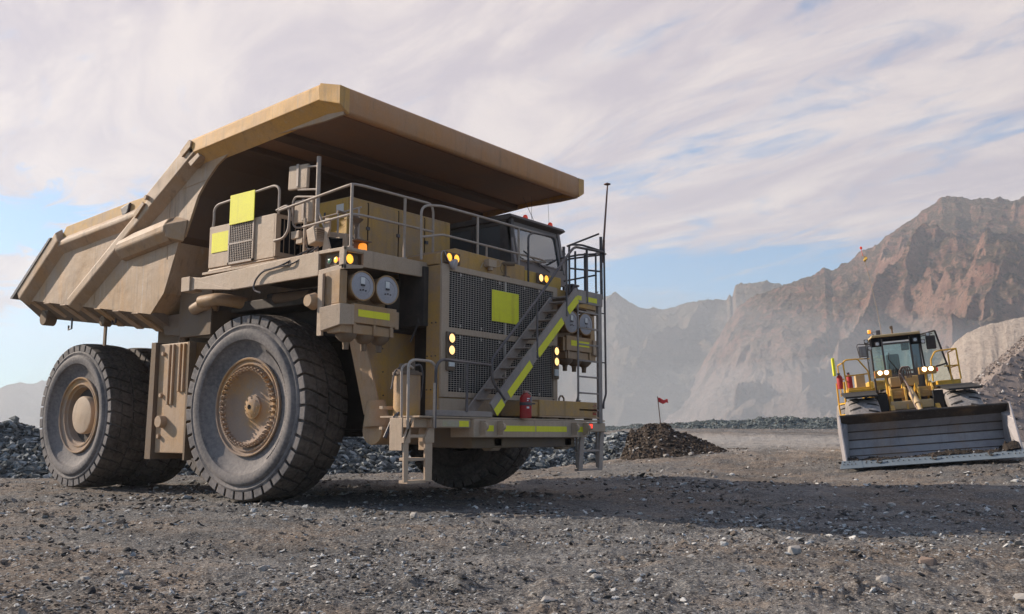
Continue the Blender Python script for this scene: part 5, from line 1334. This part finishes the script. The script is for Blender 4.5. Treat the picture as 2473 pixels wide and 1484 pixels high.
pxst(1325, 1458, .11, 512, 'flat blue grey stone at the bottom centre', flat=.35)
pxst(2135, 1212, .16, 513, 'pale stone inside the shadow, nearest the loader', flat=.45)
for px, py, s, sd, lb in ((1665, 1104, .22, 520, 'large pale rock at the foot of the brown mound, broadest of the three'), (1712, 1102, .18, 521, 'upright pale rock at the right foot of the brown mound'), (1606, 1108, .17, 522, 'low pale rock at the left foot of the brown mound')):
    b = 31.6; a = (px-1236.5)/2252.27*b
    stone(a, b, s, sd, lb, .6, group='pale rocks at the foot of the mound', name='rock')
fa, fb = (1596-1236.5)/2252.27*33.3, 33.3
fx, fy = ab2xy(fa, fb)
flag = empty('marker_flag', (fx, fy, 1.75)); flag.rotation_euler = (0, 0, math.atan2(RY, RX)); tag(flag, 'red marker flag on a thin stake planted on top of the brown mound', 'flag')
MB().cyl((0, 0, -.4), (-.13, 0, .98), .017, n=8).build('pole', paint('rusty_stake', (.10, .05, .04), (.14, .10, .08), .3, streak=0), flag)
MB().grid(lambda u, v: (-.13+.36*u+.02*v, .04*math.sin(u*9), .92-.06*u-.17*v*(1-.25*u)+.03*math.sin(u*8+v)), 14, 5).build('flag_cloth', FLAG, flag, smooth=True, solid=.004)
# ------------------------------------------------------------------ wheel loader (local: x to its left flank, y towards its tail, z up)
loader = empty('wheel_loader')
tag(loader, 'yellow wheel loader with lit headlights and a wide steel bucket lowered to the ground', 'wheel loader')
LA, LB = 11.25, 25.2
lx, ly = ab2xy(LA, LB)
psi = R(15)
xl = Vector((math.cos(psi)*RX-math.sin(psi)*FX, math.cos(psi)*RY-math.sin(psi)*FY, 0))
yl = Vector((math.sin(psi)*RX+math.cos(psi)*FX, math.sin(psi)*RY+math.cos(psi)*FY, 0))
rollm = Matrix.Rotation(R(-4.6), 4, 'Y')
base = Matrix(((xl.x, yl.x, 0, lx), (xl.y, yl.y, 0, ly), (0, 0, 1, .645), (0, 0, 0, 1)))
loader.matrix_world = base @ rollm
BUCK = paint('worn_bucket_steel', (.28, .26, .27), (.42, .385, .385), .5, streak=.3, rough=.45, rust=.12, metal=.1)
BUCKD = paint('bucket_back_steel', (.06, .05, .045), (.12, .09, .07), .4, streak=.2, rough=.55, rust=.15)
EDGE = paint('blue_grey_edge_steel', (.15, .19, .22), (.21, .25, .28), .5, streak=.1, rough=.4, metal=.2)
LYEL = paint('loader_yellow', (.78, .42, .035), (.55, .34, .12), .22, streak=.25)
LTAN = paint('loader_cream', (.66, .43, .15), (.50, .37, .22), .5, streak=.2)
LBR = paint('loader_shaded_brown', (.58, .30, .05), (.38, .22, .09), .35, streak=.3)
sec = [(-.10, .13), (.70, .15), (.96, .30), (1.09, .50), (1.14, .74), (1.08, .97), (.92, 1.20), (.62, 1.42)]
bk = MB()
for (y0, z0), (y1, z1) in zip(sec[:-1], sec[1:]):
    d = Vector((0, y1-y0, z1-z0)).normalized(); n_ = Vector((0, d.z, -d.y))*.04
    bk.hull8([(-2.16, y0, z0), (2.16, y0, z0), (2.16, y0+n_.y, z0+n_.z), (-2.16, y0+n_.y, z0+n_.z)], [(-2.16, y1, z1), (2.16, y1, z1), (2.16, y1+n_.y, z1+n_.z), (-2.16, y1+n_.y, z1+n_.z)])
bucket = bk.build('bucket', BUCK, loader)
sm_ = MB()
for i, (y, z) in enumerate(sec[2:-1]): sm_.cyl((-2.15, y-.012, z), (2.15, y-.012, z), .017, n=6)
sm_.build('weld_seam', BUCKD, bucket)
MB().hull8([(-2.15, .912, 1.19), (2.15, .912, 1.19), (2.15, .92, 1.195), (-2.15, .92, 1.195)], [(-2.15, .60, 1.42), (2.15, .60, 1.42), (2.15, .61, 1.43), (-2.15, .61, 1.43)]).build('spill_plate', BUCKD, bucket)
MB().box(-2.2, 2.2, .52, .72, 1.41, 1.455).build('bucket_lip', BUCKD, bucket, bev=.008)
for sx in (-1, 1):
    poly = [(-.12, .10), (.95, .06), (1.16, .48), (1.15, .90), (1.0, 1.22), (.66, 1.47), (.50, 1.46), (.28, 1.02)]
    MB().prism(poly, 'x', min(sx*2.16, sx*2.20), max(sx*2.16, sx*2.20)).build('side_plate', BUCK, bucket, bev=.006)
    MB().hull8([(sx*1.98, .72, 1.20), (sx*2.16, .30, 1.0), (sx*2.16, .55, 1.3), (sx*2.16, .72, 1.24)], [(sx*2.0, .9, .3), (sx*2.16, .0, .15), (sx*2.16, .1, .16), (sx*2.16, .9, .2)]).build('corner_gusset', BUCK, bucket, bev=.01)
ed = MB().hull8([(-2.36, -.30, .02), (2.50, -.30, .02), (2.50, -.28, .0), (-2.36, -.28, .0)], [(-2.28, -.06, .19), (2.44, -.06, .19), (2.44, -.03, .14), (-2.28, -.03, .14)])
edge = ed.build('cutting_edge', EDGE, loader, bev=.004)
MB().hull8([(-2.40, -.315, .015), (-1.80, -.315, .015), (-1.80, -.30, .0), (-2.40, -.30, .0)], [(-2.30, -.07, .215), (-1.80, -.07, .20), (-1.8, -.04, .17), (-2.3, -.04, .18)]).hull8([(1.95, -.315, .015), (2.56, -.315, .015), (2.56, -.3, .0), (1.95, -.3, .0)], [(1.95, -.07, .20), (2.46, -.07, .215), (2.46, -.04, .18), (1.95, -.04, .17)]).build('corner_bit', EDGE, edge, bev=.004)
hl = MB()
def onedge(x, t): return Vector((x, -.30+.24*t, .035+.17*t-.002))
nrm = Vector((0, -.17, .24)).normalized()
for k in range(27):
    x = -1.7+k*.135; p = onedge(x, .55); hl.cyl(p, p+nrm*.008, .017, n=8)
for bx_ in (-2.12, 2.12):
    for i in range(4):
        p = onedge(bx_-.15+.1*i, .45)+nrm*.012; hl.cyl(p, p+nrm*.006, .017, n=8)
    for i in range(3):
        p = onedge(bx_-.12+.12*i, .8)+nrm*.012; hl.cyl(p, p+nrm*.006, .017, n=8)
hl.build('bolt_hole', GROOVE, edge)
sh = MB()
for x in (-1.35, .02, 1.40):
    p = onedge(x, .6)+nrm*.04; sh.tube([p+Vector((.06*math.cos(t), .03*math.sin(t), .06*math.sin(t))) for t in np.linspace(0, 5.5, 9)], .016, 6).box(p.x-.05, p.x+.05, p.y-.02, p.y+.03, p.z-.01, p.z+.02)
sh.build('shackle', BUCKD, edge)
# soil left inside the bucket: lies in it, a thing of its own
sx_, ns = 90, 12
sv, sf = [], []
for i in range(sx_):
    x = -2.12+4.24*i/(sx_-1); u = i/(sx_-1)
    hgt = .05+.10*float(fbm(np.array([x*2.0]), np.array([.3]), 4, 4)[0])+(.17 if u > .93 else 0)+(.10 if u < .06 else 0)+.07*sstep(.35, .6, np.array([u]))[0]
    for j in range(ns):
        t = j/(ns-1); sv.append((x, -.08+.95*t, .15+max(.0, hgt)*math.sin(min(1, t*1.6+.15)*math.pi*.8)+.03*float(fbm(np.array([x*9]), np.array([t*7]), 3, 8)[0])))
V = np.array(sv); F = gridfaces(sx_, ns); tri = np.concatenate([F[:, [0, 1, 2]], F[:, [0, 2, 3]]])
rsb = np.random.default_rng(3); P = V[rsb.integers(0, len(V), 700)]+rsb.normal(size=(700, 3))*.015; S = .012*(4.5)**rsb.random(700)**1.5
Vr, Fr, Tr = scatter(P, S, rsb, np.where(rsb.random(700) < .10, 1, rsb.random(700)*.6))
soil = mesh_from('soil', np.concatenate([V, Vr]), np.concatenate([tri, Fr+len(V)]), MUD, smooth=False, attr=np.concatenate([np.full(len(V), .1), Tr]))
soil.matrix_world = loader.matrix_world.copy()
tag(soil, 'dark loose soil and stones left along the bottom of the loader bucket', 'soil', kind='stuff')

def loader_tyre():
    prof = [(-.40, .55), (-.43, .65), (-.45, .80), (-.43, .90), (-.36, .955), (-.2, .975), (0, .98), (.2, .975), (.36, .955), (.43, .90), (.45, .80), (.43, .65), (.40, .55)]
    w = MB().lathe([(-.30, .55), (-.34, .54), (-.30, .50), (-.20, .46), (-.18, .2), (-.22, .18), (-.22, .001)], ax=(1, 0, 0), n=40).lathe([(.30, .55), (.34, .54), (.30, .50), (.20, .46), (.18, .2), (.18, .001)], ax=(1, 0, 0), n=40).build('wheel', LYEL, loader, smooth=True)
    MB().lathe(prof, ax=(1, 0, 0), n=72).build('tyre', LTYRE, w, smooth=True)
    g = MB()
    gm_ = []
    for k in range(22):
        for s, o in ((-1, 0), (1, .5)):
            a = 2*math.pi*(k+o)/22
            pts = []
            for (x, r) in ((.40, .925), (.30, .972), (.10, .985)):
                aa = a+(.40-x)*.25*1
                pts.append(((s*x, r*math.sin(aa), r*math.cos(aa)), aa))
            for (p, a1), (q, a2) in zip(pts[:-1], pts[1:]):
                up = (0, math.sin(a1), math.cos(a1)); g.beam(p, q, .05, .02, up=up)
    g.build('tread', GROOVE, w)
    return w
t0 = loader_tyre(); t0.location = (-1.36, 2.45, .96)
for x, y, a in ((1.36, 2.45, .07), (-1.36, 5.9, .1), (1.36, 5.9, .2)):
    c = copy_tree(t0, loader); c.location = (x, y, .96); c.rotation_euler = (a, 0, 0)
# frames
MB().box(-.62, .62, 1.9, 3.4, .6, 1.5).box(-.75, .75, 4.0, 7.6, .7, 2.0).cyl((-1.3, 2.45, .96), (1.3, 2.45, .96), .22, n=16).cyl((-1.3, 5.9, .96), (1.3, 5.9, .96), .22, n=16).build('chassis', DRK, loader, bev=.02)
MB().box(-.80, .80, 5.2, 7.7, 1.7, 2.55).build('engine_hood', LYEL, loader, bev=.05)
tw = MB()
for x in (-.50, -.10, .26, .66): tw.prism([(2.2, 1.0), (3.1, 1.0), (3.1, 2.15), (2.75, 2.3), (2.45, 2.1)], 'x', x-.03, x+.03)
tower = tw.build('lift_tower', LYEL, loader, bev=.01)
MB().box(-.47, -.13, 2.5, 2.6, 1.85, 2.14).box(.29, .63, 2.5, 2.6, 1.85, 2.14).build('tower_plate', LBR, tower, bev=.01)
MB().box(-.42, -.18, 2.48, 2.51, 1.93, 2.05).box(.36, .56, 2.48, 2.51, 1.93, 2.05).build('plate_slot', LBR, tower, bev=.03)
MB().box(-.56, .70, 2.35, 2.5, 1.52, 1.76).build('tower_beam', LTAN, tower, bev=.02)
MB().box(-.38, .42, 3.2, 3.6, 2.22, 2.52).build('valve_cover', LTAN, loader, bev=.015)
for x0 in (-.52, .68):
    MB().hull8([(x0-.06, 2.7, 1.95), (x0+.06, 2.7, 1.95), (x0+.06, 2.5, 1.65), (x0-.06, 2.5, 1.65)], [(x0*1.1-.06, 1.25, .75), (x0*1.1+.06, 1.25, .75), (x0*1.1+.06, 1.25, .40), (x0*1.1-.06, 1.25, .40)]).build('boom_arm', LYEL, loader, bev=.012)
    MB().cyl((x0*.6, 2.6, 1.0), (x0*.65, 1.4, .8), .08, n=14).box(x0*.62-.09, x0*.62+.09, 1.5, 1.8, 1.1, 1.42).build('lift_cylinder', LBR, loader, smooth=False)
MB().cyl((.05, 2.7, 2.10), (.11, 1.9, 1.62), .095, n=18).cyl((.11, 1.9, 1.62), (.13, 1.25, 1.20), .06, n=14).build('tilt_cylinder', LTAN, loader, smooth=True)
hs = MB()
for dx in (0, .05, .11):
    hs.tube([(-.10+dx, 3.0, 2.25), (-.16+dx, 2.8, 2.62), (-.08+dx, 2.7, 2.78), (.04+dx, 2.7, 2.76), (.06+dx, 2.8, 2.45)], .022, 8, .12)
hs.tube([(-.14, 2.75, 2.60), (-.02, 2.5, 2.25), (.02, 2.2, 1.95), (.02, 1.9, 1.60), (.10, 1.5, 1.36)], .025, 8, .15)
hs.build('hydraulic_hose', paint('dusty_hose', (.12, .09, .08), (.25, .18, .15), .5, streak=0), loader, smooth=True)
for sx in (-1, 1):
    MB().hull8([(sx*.95, 1.75, 1.93), (sx*1.85, 1.75, 1.93), (sx*1.85, 1.75, 1.99), (sx*.95, 1.75, 1.99)], [(sx*.85, 3.2, 2.12), (sx*1.85, 3.2, 2.12), (sx*1.85, 3.2, 2.17), (sx*.85, 3.2, 2.17)]).box(min(sx*.62, sx*.9), max(sx*.62, sx*.9), 2.3, 3.0, 1.2, 2.0).build('fender', plain('fender_rubber', (.02, .018, .017), .85), loader, bev=.01)
    MB().box(min(sx*.95, sx*1.6), max(sx*.95, sx*1.6), 3.25, 4.7, 2.10, 2.30).build('platform', LYEL, loader, bev=.01)
    cx0 = sx*.62
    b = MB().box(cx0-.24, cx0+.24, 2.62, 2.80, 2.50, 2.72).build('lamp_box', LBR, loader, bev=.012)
    MB().cyl((sx*.56, 2.7, 1.55), (sx*.56, 2.7, 2.5), .035, n=10).build('lamp_post', LYEL, b)
    for dx in (-.09, .09):
        hh = MB().lathe([(0, .085), (-.02, .085), (-.02, .07)], c=(cx0+dx, 2.615, 2.645), ax=(0, 1, 0), n=20).build('headlight', DKS, b)
        MB().lathe([(-.015, .062), (-.03, .045), (-.035, .001)], c=(cx0+dx, 2.615, 2.645), ax=(0, 1, 0), n=20).build('lens', HOT, hh, smooth=True)
    MB().box(cx0+sx*.24-.0, cx0+sx*.24+.05, 2.64, 2.76, 2.55, 2.67).build('side_marker', REDB, b, bev=.01)
# cab
cz0, cz1 = 2.15, 3.80
cabl = MB().prism([(-.72, 3.80), (.72, 3.80), (.70, 3.88), (-.70, 3.88)], 'y', 3.55, 5.4).build('cab_roof', LTAN, loader, bev=.02)
MB().box(-.72, -.44, 3.60, 3.72, 3.52, 3.81).box(.40, .72, 3.60, 3.72, 3.50, 3.81).box(-.44, .40, 3.66, 3.72, 3.66, 3.81).build('roof_fascia', BLACK, cabl, bev=.01)
def pst(mb, p, q, w): mb.beam(p, q, w, w, up=(0, 1, 0))
cf = MB()
for p, q in (((-.72, 4.0, 2.15), (-.72, 3.95, 3.8)), ((-.40, 3.72, 2.35), (-.42, 3.66, 3.75)), ((.42, 3.72, 2.35), (.40, 3.66, 3.75)), ((.74, 4.2, 2.15), (.70, 4.1, 3.8)), ((-.70, 5.3, 2.15), (-.70, 5.3, 3.8)), ((.70, 5.3, 2.15), (.70, 5.3, 3.8)), ((-.70, 5.3, 2.8), (.70, 5.3, 2.8)), ((-.42, 3.68, 3.58), (.4, 3.68, 3.58))): pst(cf, p, q, .055)
cf.box(-.42, .44, 3.66, 3.80, 2.12, 2.62)
cf.hull8([(-.72, 4.2, 2.1), (-.42, 3.7, 2.1), (-.42, 3.72, 2.1), (-.70, 4.22, 2.1)], [(-.72, 4.2, 2.2), (-.42, 3.7, 2.2), (-.42, 3.72, 2.2), (-.70, 4.22, 2.2)])
cf.hull8([(.44, 3.7, 2.1), (.74, 4.2, 2.1), (.72, 4.22, 2.1), (.42, 3.72, 2.1)], [(.44, 3.7, 2.75), (.74, 4.2, 2.75), (.72, 4.22, 2.75), (.42, 3.72, 2.75)])
cf.box(-.72, .72, 4.2, 5.35, 2.08, 2.16)
cf.build('cab_frame', CABM, cabl, bev=.006)
def pane(pts, mat=LGLASS, name='window'):
    a, b_, c, d = [Vector(p) for p in pts]; n_ = (b_-a).cross(c-a).normalized()*.006
    return MB().hull8([a, b_, c, d], [a+n_, b_+n_, c+n_, d+n_]).build(name, mat, cabl)
pane([(-.38, 3.70, 2.60), (.40, 3.70, 2.60), (.38, 3.67, 3.6), (-.38, 3.67, 3.6)], name='windscreen')
pane([(-.71, 3.98, 2.2), (-.42, 3.72, 2.2), (-.43, 3.67, 3.56), (-.71, 3.93, 3.6)])
pane([(.44, 3.72, 2.75), (.74, 4.18, 2.75), (.71, 4.1, 3.6), (.42, 3.67, 3.5)], glass('brown_reflection_tint', (.22, .20, .18), .7))  # brown reflection on this pane is put into its tint
pane([(-.71, 4.0, 2.3), (-.71, 5.25, 2.3), (-.71, 5.25, 3.75), (-.71, 3.98, 3.75)])
pane([(-.66, 5.3, 2.84), (.66, 5.3, 2.84), (.66, 5.3, 3.75), (-.66, 5.3, 3.75)])
MB().box(-.24, .16, 4.55, 4.72, 2.5, 3.32).box(-.26, .18, 4.3, 4.8, 2.3, 2.6).build('seat', plain('seat_dark', (.03, .045, .055), .8), cabl, bev=.06)
MB().tube([(.05+.16*math.cos(t), 4.0+.06*math.sin(t), 2.72+.14*math.sin(t)) for t in np.linspace(0, 2*math.pi, 15)[:-1]], .015, 6, closed=True).box(-.2, .2, 3.85, 3.95, 2.4, 2.72).build('steering_wheel', DRK, cabl)
MB().box(.15, .38, 3.8, 3.9, 3.35, 3.6).build('display_unit', DRK, cabl, bev=.02)
MB().tube([(-.25, 3.66, 3.30), (-.28, 3.65, 3.1), (.02, 3.63, 2.62)], .012, 6).tube([(-.28, 3.66, 2.95), (-.3, 3.66, 2.7)], .01, 6).build('wiper', DRK, cabl)
# open door on the left flank
dr = MB()
P4 = [(.86, 4.35, 2.25), (1.52, 3.95, 2.25), (1.20, 3.98, 3.88), (.78, 4.3, 3.82)]
for p, q in zip(P4, P4[1:]+P4[:1]): dr.beam(p, q, .05, .04, up=(0, 1, 0))
dr.beam((.84, 4.33, 2.72), (1.42, 3.96, 2.84), .05, .10, up=(0, 1, 0))
door = dr.build('door', DRK, loader)
a, b_, c, d = [Vector(p) for p in P4]; MB().hull8([a, b_, c, d], [p+Vector((0, .006, 0)) for p in (a, b_, c, d)]).build('window', LGLASS, door)
# lamps, mirrors, antennas on the cab
for i, (x, y, z) in enumerate(((-.86, 3.7, 3.72), (-.78, 3.68, 3.50), (-.56, 3.58, 3.60), (.54, 3.56, 3.62), (.76, 3.6, 3.55), (.94, 3.7, 3.76))):
    b = MB().box(x-.065, x+.065, y, y+.08, z-.065, z+.065).build('work_lamp', DKS, cabl, bev=.01)
    MB().lathe([(0, .05), (-.01, .05), (-.015, .001)], c=(x, y, z), ax=(0, 1, 0), n=14).build('lens', CLEAR, b)
MB().tube([(-.72, 3.8, 3.62), (-1.12, 3.7, 3.66), (-1.16, 3.7, 3.60), (-1.10, 3.7, 3.18), (-.86, 3.7, 3.20), (-.84, 3.7, 3.62)], .014, 6, .05).build('mirror_arm', DKS, cabl)
mi = MB().box(-1.12, -.89, 3.66, 3.72, 3.24, 3.58).build('mirror', DKS, cabl, bev=.02)
MB().box(-1.10, -.91, 3.652, 3.658, 3.26, 3.56).build('mirror_glass', paint('mirror_sheen', (.30, .27, .25), (.2, .19, .18), .5, streak=.6, rough=.2), mi)
MB().tube([(.70, 3.8, 3.72), (1.08, 3.72, 3.78)], .014, 6).build('mirror_arm', DKS, cabl)
MB().box(.86, 1.14, 3.66, 3.74, 3.30, 3.72).build('mirror', DRK, cabl, bev=.03)
b = MB().tube([(-.55, 4.0, 3.88), (-.62, 4.0, 3.98), (-.78, 4.0, 3.98)], .012, 6).box(-.5, -.38, 3.95, 4.05, 3.88, 4.06).cyl((-.5, 4, 4.02), (-.66, 4, 4.02), .008).build('beacon_bracket', DKS, cabl)
MB().lathe([(0, .05), (.09, .055), (.12, .04), (.125, .001)], c=(-.70, 4.0, 3.98), ax=(0, 0, 1), n=16).build('beacon', ORBL, cabl, smooth=True)
MB().cyl((.0, 4.2, 3.88), (.0, 4.2, 4.12), .03, n=8).box(-.03, .03, 4.15, 4.2, 4.05, 4.18).box(-.06, -.02, 4.15, 4.2, 4.08, 4.17).build('antenna_stub', FRM, cabl, bev=.01)
wh = MB().tube([(-.33, 4.1, 3.88), (-.36, 4.1, 4.7), (-.44, 4.1, 5.6), (-.57, 4.1, 6.6)], .009, 6).build('whip_antenna', GREY, cabl)
MB().lathe([(0, .02), (.03, .04), (.07, .04), (.10, .01)], c=(-.59, 4.1, 6.72), ax=(0, 0, 1), n=10).cyl((-.57, 4.1, 6.5), (-.59, 4.1, 6.74), .006).build('whip_lamp', REDB, wh)
MB().grid(lambda u, v: (-.55+.09*u*(1-.3*v)+.03*math.sin(v*5), 4.1+.05*math.sin(v*4+u*3), 6.52-.18*v-.05*u), 6, 6).build('whip_flag', plain('yellow_pennant', (.55, .33, .05), .8), wh, smooth=True, solid=.004)
# rails and ladders
rl = MB()
rl.tube([(-1.62, 3.35, 2.1), (-1.66, 3.35, 3.10), (-1.58, 3.35, 3.18), (-1.22, 3.35, 3.18), (-.96, 3.35, 2.78), (-.94, 3.35, 2.25)], .024, 8, .06)
rl.tube([(-1.66, 3.35, 2.68), (-.96, 3.35, 2.70)], .022, 8).tube([(-1.22, 3.35, 3.18), (-.8, 4.0, 3.2)], .018, 6)
rl.tube([(-1.66, 3.4, 3.1), (-1.74, 4.4, 3.1), (-1.74, 4.4, 2.1)], .022, 8, .05).tube([(-1.68, 3.5, 2.6), (-1.74, 4.4, 2.6)], .02, 8)
rl.build('left_platform_rail' if False else 'platform_rail', LYEL, loader, smooth=True)
rl = MB()
rl.tube([(.84, 3.3, 2.3), (.86, 3.3, 2.95), (1.0, 3.3, 3.18), (1.10, 3.3, 3.20), (1.60, 3.3, 3.22), (1.62, 3.3, 2.3)], .024, 8, .05)
rl.tube([(1.2, 3.3, 2.72), (1.62, 3.3, 2.72)], .02, 8).tube([(1.60, 3.3, 3.22), (1.58, 4.5, 3.2), (1.58, 4.5, 2.3)], .022, 8, .05).tube([(1.62, 3.3, 2.72), (1.58, 4.5, 2.72)], .02, 8).cyl((1.47, 3.9, 2.3), (1.47, 3.9, 3.1), .024)
rl.build('platform_rail', LYEL, loader, smooth=True)
ll = MB().tube([(-1.72, 3.1, 2.5), (-1.74, 3.2, 1.7), (-1.70, 3.2, 1.0)], .03, 8).tube([(-1.90, 3.6, 2.5), (-1.90, 3.7, 1.7), (-1.86, 3.7, 1.0)], .026, 8)
ll = ll.build('access_ladder', LYEL, loader, smooth=True)
for z in (1.15, 1.5, 1.85): MB().beam((-1.72, 3.2, z), (-1.88, 3.7, z), .05, .04).build('rung', LYEL, ll)
MB().box(-1.98, -1.90, 3.3, 3.6, 2.72, 3.28).build('marker_panel', HIVS, loader, bev=.02)
MB().box(-1.62, -.98, 3.22, 3.30, 1.98, 2.24).build('platform_front_plate', LYEL, loader, bev=.01)
MB().box(-1.28, -1.0, 4.1, 4.6, 2.32, 2.72).build('air_unit', LTAN, loader, bev=.02)
for x, y, lb in ((-1.80, 3.55, 'red extinguisher on the loader beside the yellow marker panel'), (-1.50, 3.75, 'red extinguisher on the loader platform nearest the pale box')):
    e = empty('fire_extinguisher'); e.matrix_world = loader.matrix_world @ Matrix.Translation((x, y, 2.31))
    tag(e, lb, 'fire extinguisher', 'fire extinguishers on the loader')
    MB().lathe([(0, .001), (0, .09), (.36, .09), (.42, .05), (.44, .03), (.5, .03)], ax=(0, 0, 1), n=18).build('cylinder', RED, e, smooth=True)
    MB().box(-.05, .03, -.03, .03, .44, .50).build('valve', DKS, e, bev=.005)
